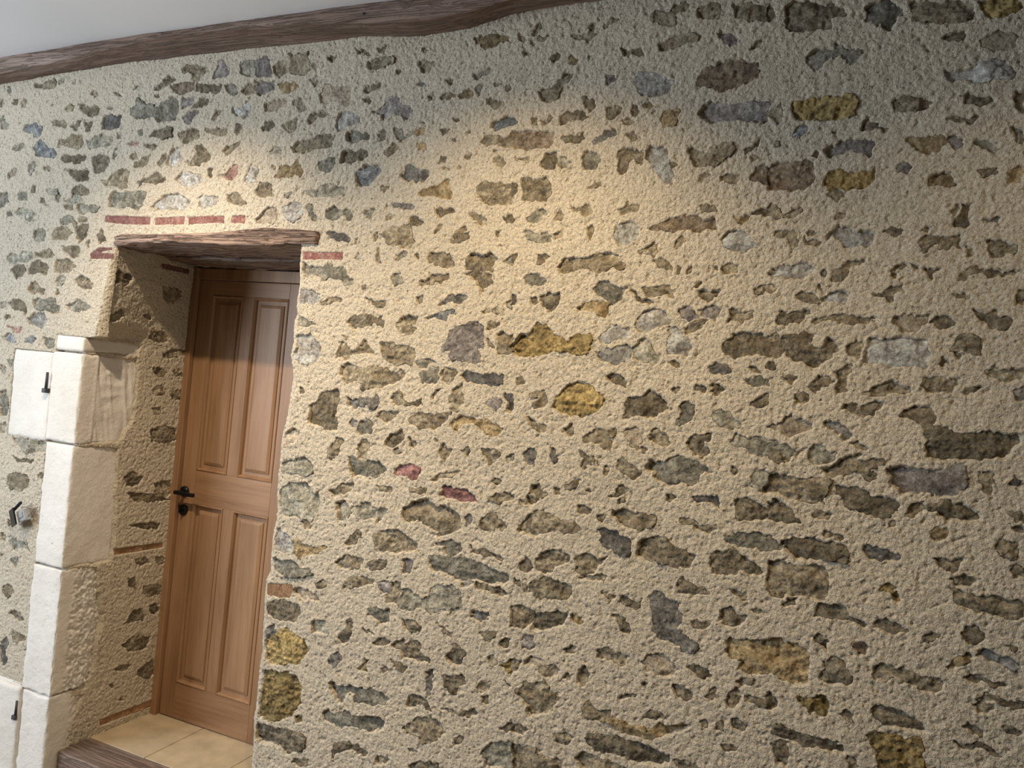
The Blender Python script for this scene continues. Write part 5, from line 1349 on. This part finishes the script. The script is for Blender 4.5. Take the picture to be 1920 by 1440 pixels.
# ---------------------------------------------------------------- ceiling beam
bx = np.arange(-5.4, 3.0, .012)
zb = np.interp(bx, [-5.4, -3.553, -2.768, -2.107, -1.61, -1.394, -1.214, -1.063, -.882, -.761, 3], [2.80, 2.825, 2.863, 2.871, 2.868, 2.853, 2.865, 2.896, 2.905, 2.909, 2.92])
za = np.interp(bx, [-5.4, -3.401, -3.011, -2.698, -2.407, -2.024, -1.70, -1.543, -1.3, -1.16, -1.0, -.84, 3], [2.75, 2.821, 2.852, 2.885, 2.901, 2.900, 2.878, 2.864, 2.856, 2.866, 2.892, 2.90, 2.91])
zt = np.interp(bx, [-5.4, -3.412, -2.659, -2.027, -1.573, -1.448, 3], [2.85, 2.891, 2.917, 2.926, 2.931, 2.932, 2.945])
secs = []
for i, x in enumerate(bx):
    row = [(.03, zb[i] + .002)]
    for t in np.linspace(0, 1, 14): row.append((0 + (-.1) * t, zb[i] + (za[i] - zb[i]) * t))
    for t in np.linspace(0, 1, 10)[1:]: row.append((-.1, za[i] + (zt[i] + .012 - za[i]) * t))
    row.append((.03, zt[i] + .012))
    secs.append(row)
A = np.array(secs); XX = np.repeat(bx[:, None], A.shape[1], 1)
arc = np.arange(A.shape[1])[None, :] * .009 + XX * 0
dy = .0018 * vn(XX * .08, arc, .010, 71) + .003 * vn(XX * .4, arc, .05, 72) + .0008 * vn(XX * .3, arc, .004, 73)
dz = .0025 * vn(XX * .15, arc, .02, 74)
wgt = np.ones(A.shape[1]); wgt[0] = 0; wgt[-1] = 0
P = np.stack([XX, A[..., 0] + dy * wgt, A[..., 1] + dz * wgt * (np.arange(A.shape[1]) < 17)], -1)
me = mesh_from_grid('ceiling_beam', P, np.ones((P.shape[0] - 1, P.shape[1] - 1), bool))
beam = link('ceiling_beam', me, BEAM_X, label='old brown timber beam running along the top of the stone wall under the ceiling', cat='beam')
bm = bmesh.new(); cyl(bm, (-1.565, -.099, 2.898), (-1.565, -.106, 2.897), .004, .004, 8)
bm_obj('nail_head', bm, IRON, beam)

# ---------------------------------------------------------------- lintel over the doorway
def plank(name, x0, x1, y0, y1, zbot, ztop, seed, parent, mat, **k):
    xs = np.arange(x0, x1 + 1e-6, .008); n = len(xs)
    prof = []
    ys = np.linspace(y0, y1, max(3, int((y1 - y0) / .012)))
    rows = []
    for x in xs:
        b = zbot(x); t = ztop(x); h = t - b
        q = [(y1, t)] + [(y0, b + h * a) for a in np.linspace(1, 0, 12)] + [(y, b) for y in ys[1:]]
        rows.append(q + [q[0]])
    A = np.array(rows); XX = np.repeat(xs[:, None], A.shape[1], 1); arc = np.arange(A.shape[1])[None, :] * .008 + XX * 0
    cy = (y0 + y1) / 2; 
    g = .0045 * vn(XX * .12, arc, .018, seed) - .006 * sstep(.55, .8, np.abs(vn(XX * .10 + .2 * arc, arc, .011, seed + 11))) + .0032 * vn(XX * .16 + .02 * vn(XX, arc, .1, seed + 5), arc, .009, seed + 1) + .004 * vn(XX * .5, arc, .09, seed + 2)
    fr = np.zeros(A.shape[1]); fr[1:13] = 1; bt = np.zeros(A.shape[1]); bt[12:-2] = 1
    ends = np.exp(-((XX - x0) / .008) ** 2) + np.exp(-((XX - x1) / .008) ** 2)
    P = np.stack([XX + .01 * vn(arc, XX, .03, seed + 8) * ends, A[..., 0] + (g + .012 * ends) * fr, A[..., 1] + .9 * g * bt], -1)
    me = mesh_from_grid(name, P, np.ones((P.shape[0] - 1, P.shape[1] - 1), bool), None, True)
    bm = bmesh.new(); bm.from_mesh(me); bpy.data.meshes.remove(me)
    bmesh.ops.remove_doubles(bm, verts=bm.verts, dist=1e-5)
    bmesh.ops.holes_fill(bm, edges=[e for e in bm.edges if e.is_boundary], sides=0)
    return bm_obj(name, bm, mat, parent, True, **k)
lint = empty('door_lintel', (-2.24, 0, 2.12), label='weathered old wooden lintel of rough timbers over the doorway', cat='lintel')
zb_ = lambda x: float(np.interp(x, [-2.745, -2.6, -2.0, -1.73], [2.117, 2.124, 2.130, 2.137]))
zt_ = lambda x: float(np.interp(x, [-2.745, -2.70, -2.56, -2.444, -2.2, -1.975, -1.85, -1.734], [2.142, 2.158, 2.158, 2.164, 2.172, 2.191, 2.187, 2.180]))
plank('lintel_timber', -2.744, -1.732, -.012, .238, zb_, zt_, 81, lint, OLD_X)
plank('lintel_timber', -2.86, -1.77, .285, .60, lambda x: 2.119, lambda x: 2.21, 85, lint, OLD_X)
plank('lintel_timber', -2.80, -1.77, .240, .284, lambda x: 2.128, lambda x: 2.20, 88, lint, OLD_X, label='strip of timber filling the gap between the lintel beams')  # plank added in place of the lit gap between the timbers
bm = bmesh.new(); box(bm, -2.74, -1.80, .012, .6, 2.20, 2.30)
# ---------------------------------------------------------------- door
bm.free()
DY = .525
door = empty('door_1', (-2.49, DY, 0), kind='structure', label='oak panelled door deep in the doorway')
bm = bmesh.new()
box(bm, -2.862, -2.7985, DY - .022, DY + .06, 0, 2.114, .003)
box(bm, -2.182, -2.10, DY - .012, DY + .06, 0, 2.114, .003)
box(bm, -2.7985, -2.182, DY - .010, DY + .06, 2.0605, 2.112, .002)
bm_obj('door_frame', bm, OAK_Z, door)
def leaf(name, x0, x1, z0, z1, mat, **k):
    bm = bmesh.new(); box(bm, x0, x1, DY, DY + .042, z0, z1, .0012, 1); return bm_obj(name, bm, mat, door, **k)
leaf('stile', -2.7955, -2.710, .004, 2.0575, OAK_Z); leaf('stile', -2.270, -2.186, .004, 2.0575, OAK_Z)
leaf('rail', -2.7098, -2.2702, 1.988, 2.0575, OAK_X); leaf('rail', -2.7098, -2.2702, 1.010, 1.167, OAK_X); leaf('rail', -2.7098, -2.2702, .004, .172, OAK_X)
leaf('mullion', -2.530, -2.468, 1.1672, 1.9878, OAK_Z); leaf('mullion', -2.530, -2.468, .1722, 1.0098, OAK_Z)
def panel(x0, x1, z0, z1):
    bm = bmesh.new()
    def ring(i, y): return [bm.verts.new(p) for p in ((x0 + i, y, z0 + i), (x1 - i, y, z0 + i), (x1 - i, y, z1 - i), (x0 + i, y, z1 - i))]
    # moulded edge, flat margin, raised field
    R = [ring(0, DY + .03), ring(0, DY - .003), ring(.004, DY - .005), ring(.010, DY + .004), ring(.012, DY + .013), ring(.030, DY + .013), ring(.031, DY + .009), ring(.044, DY + .003), ring(.046, DY + .003)]
    for a, b in zip(R, R[1:]):
        for i in range(4): bm.faces.new((a[i], a[(i + 1) % 4], b[(i + 1) % 4], b[i]))
    bm.faces.new(R[-1])
    return bm_obj('panel', bm, OAK_Z, door)
for a, b in ((-2.7099, -2.5301), (-2.4679, -2.2701)):
    panel(a, b, 1.1671, 1.9879); panel(a, b, .1721, 1.0099)
# handle
hx_, hz_ = -2.768, 1.058
bm = bmesh.new(); cyl(bm, (hx_, DY, hz_), (hx_, DY - .008, hz_), .0255, .0245, 32)
hd = bm_obj('handle', bm, BLACK, door, True, label='black lever handle')
bm = bmesh.new(); cyl(bm, (hx_, DY - .008, hz_), (hx_, DY - .052, hz_), .0085, .0085, 16)
box(bm, hx_ - .011, hx_ + .108, DY - .062, DY - .046, hz_ - .009, hz_ + .009, .004)
bm_obj('lever', bm, BLACK, hd, False)
bm = bmesh.new(); cyl(bm, (hx_ + .003, DY, hz_ - .086), (hx_ + .003, DY - .008, hz_ - .086), .0255, .0245, 32)
lk = bm_obj('lock_rosette', bm, BLACK, door, True, label='round black lock plate')
bm = bmesh.new(); cyl(bm, (hx_ + .003, DY - .008, hz_ - .086), (hx_ + .003, DY - .020, hz_ - .086), .008, .008, 16)
box(bm, hx_, hx_ + .006, DY - .032, DY - .018, hz_ - .098, hz_ - .074, .002)
bm_obj('thumb_turn', bm, BLACK, lk)

# ---------------------------------------------------------------- doorstep
st = empty('doorstep', (-2.3, .12, -.17), label='raised doorstep with a worn timber nosing and honey stone tiles', cat='step')
bm = bmesh.new(); box(bm, -2.852, -1.80, .050, .198, -.168, 0, .006, 3); bm_obj('timber_nosing', bm, STEP_X, st)
for x0, x1, y0, y1 in ((-2.855, -2.5265, .201, .60), (-2.5235, -2.18, .201, .60), (-2.177, -1.83, .201, .60)):
    bm = bmesh.new(); box(bm, x0, x1, y0, y1, -.04, -.0005, .0015, 1); bm_obj('stone_tile', bm, TILE, st)

# ---------------------------------------------------------------- loose electrical switch hanging from its wires
sw = empty('loose_wall_switch', (-3.11, -.02, .97), label='black wall switch hanging loose on wires beside the white jamb', cat='switch')
bm = bmesh.new(); box(bm, -.036, .036, -.003, .003, -.036, .036, .002)
bmesh.ops.transform(bm, matrix=Matrix.Translation((-3.128, -.045, .948)) @ Matrix.Rotation(math.radians(-24), 4, 'Y') @ Matrix.Rotation(math.radians(-22), 4, 'Z'), verts=bm.verts)
bm_obj('switch_plate', bm, BLACK, sw)
bm = bmesh.new(); box(bm, -.0055, .0055, -.004, .004, -.035, .035, .0015)
bmesh.ops.transform(bm, matrix=Matrix.Translation((-3.118, -.040, .993)) @ Matrix.Rotation(math.radians(46), 4, 'Y'), verts=bm.verts)
bm_obj('mounting_bar', bm, BLACK, sw)
bm = bmesh.new(); box(bm, -.024, .024, -.014, .014, -.024, .024, .004)
bmesh.ops.transform(bm, matrix=Matrix.Translation((-3.083, -.030, .962)) @ Matrix.Rotation(math.radians(-25), 4, 'Y'), verts=bm.verts)
md = bm_obj('switch_module', bm, CLEAR, sw, label='clear plastic switch body')
bm = bmesh.new(); box(bm, -.011, .011, -.004, .004, -.011, .011, .002)
bmesh.ops.transform(bm, matrix=Matrix.Translation((-3.08, -.044, .966)) @ Matrix.Rotation(math.radians(-25), 4, 'Y'), verts=bm.verts)
bm_obj('terminal_block', bm, mat_plain('grey_plastic', (.32, .32, .32), .5), md)
def bez(p, n=24):
    P4 = [Vector(q) for q in p]; o = []
    for i in range(n + 1):
        t = i / n; o.append((1 - t) ** 3 * P4[0] + 3 * (1 - t) ** 2 * t * P4[1] + 3 * (1 - t) * t * t * P4[2] + t ** 3 * P4[3])
    return o
for p in ([(-3.093, -.035, .988), (-3.075, -.04, 1.015), (-3.062, -.03, .985), (-3.042, .008, .990)],
          [(-3.100, -.035, .925), (-3.06, -.05, .915), (-3.050, -.03, .99), (-3.041, .008, 1.005)]):
    bm = bmesh.new(); tube(bm, bez(p), .0014, 6); bm_obj('wire', bm, COPPER, sw, True)

# ---------------------------------------------------------------- the room
def slab(name, x0, x1, y0, y1, z0, z1, mat, lab):
    bm = bmesh.new(); box(bm, x0, x1, y0, y1, z0, z1); return bm_obj(name, bm, mat, kind='structure', label=lab)
ROOMPAINT = mat_plain('ochre_limewash', (.12, .10, .07), .9)
slab('floor', -5.4, 3.0, -5.0, .049, -.22, -.17, FLOORM, 'pale stone floor of the room')
cx = np.linspace(-5.4, 3.0, 60); cz = np.interp(cx, [-5.4, -3.412, -2.659, -2.027, -1.573, -1.448, 3], [2.85, 2.891, 2.917, 2.926, 2.931, 2.932, 2.945])
bm = bmesh.new(); lo = []
for x, z in zip(cx, cz): lo.append([bm.verts.new((x, y, zz)) for y, zz in ((-5.0, z), (.2, z), (.2, z + .12), (-5.0, z + .12))])
for a, b in zip(lo, lo[1:]):
    for i in range(4): bm.faces.new((a[i], a[(i + 1) % 4], b[(i + 1) % 4], b[i]))
bm.faces.new(lo[0]); bm.faces.new(lo[-1])
bm_obj('ceiling', bm, PLASTER, kind='structure', label='smooth white plaster ceiling')
slab('wall_left', -5.5, -5.4, -5.0, .2, -.2, 2.95, ROOMPAINT, 'plain side wall of the room')
slab('wall_right', 3.0, 3.1, -5.0, .2, -.2, 3.0, ROOMPAINT, 'plain side wall of the room')
slab('wall_front', -5.4, 3.0, -5.1, -5.0, -.2, 3.0, ROOMPAINT, 'plain wall behind the viewer')
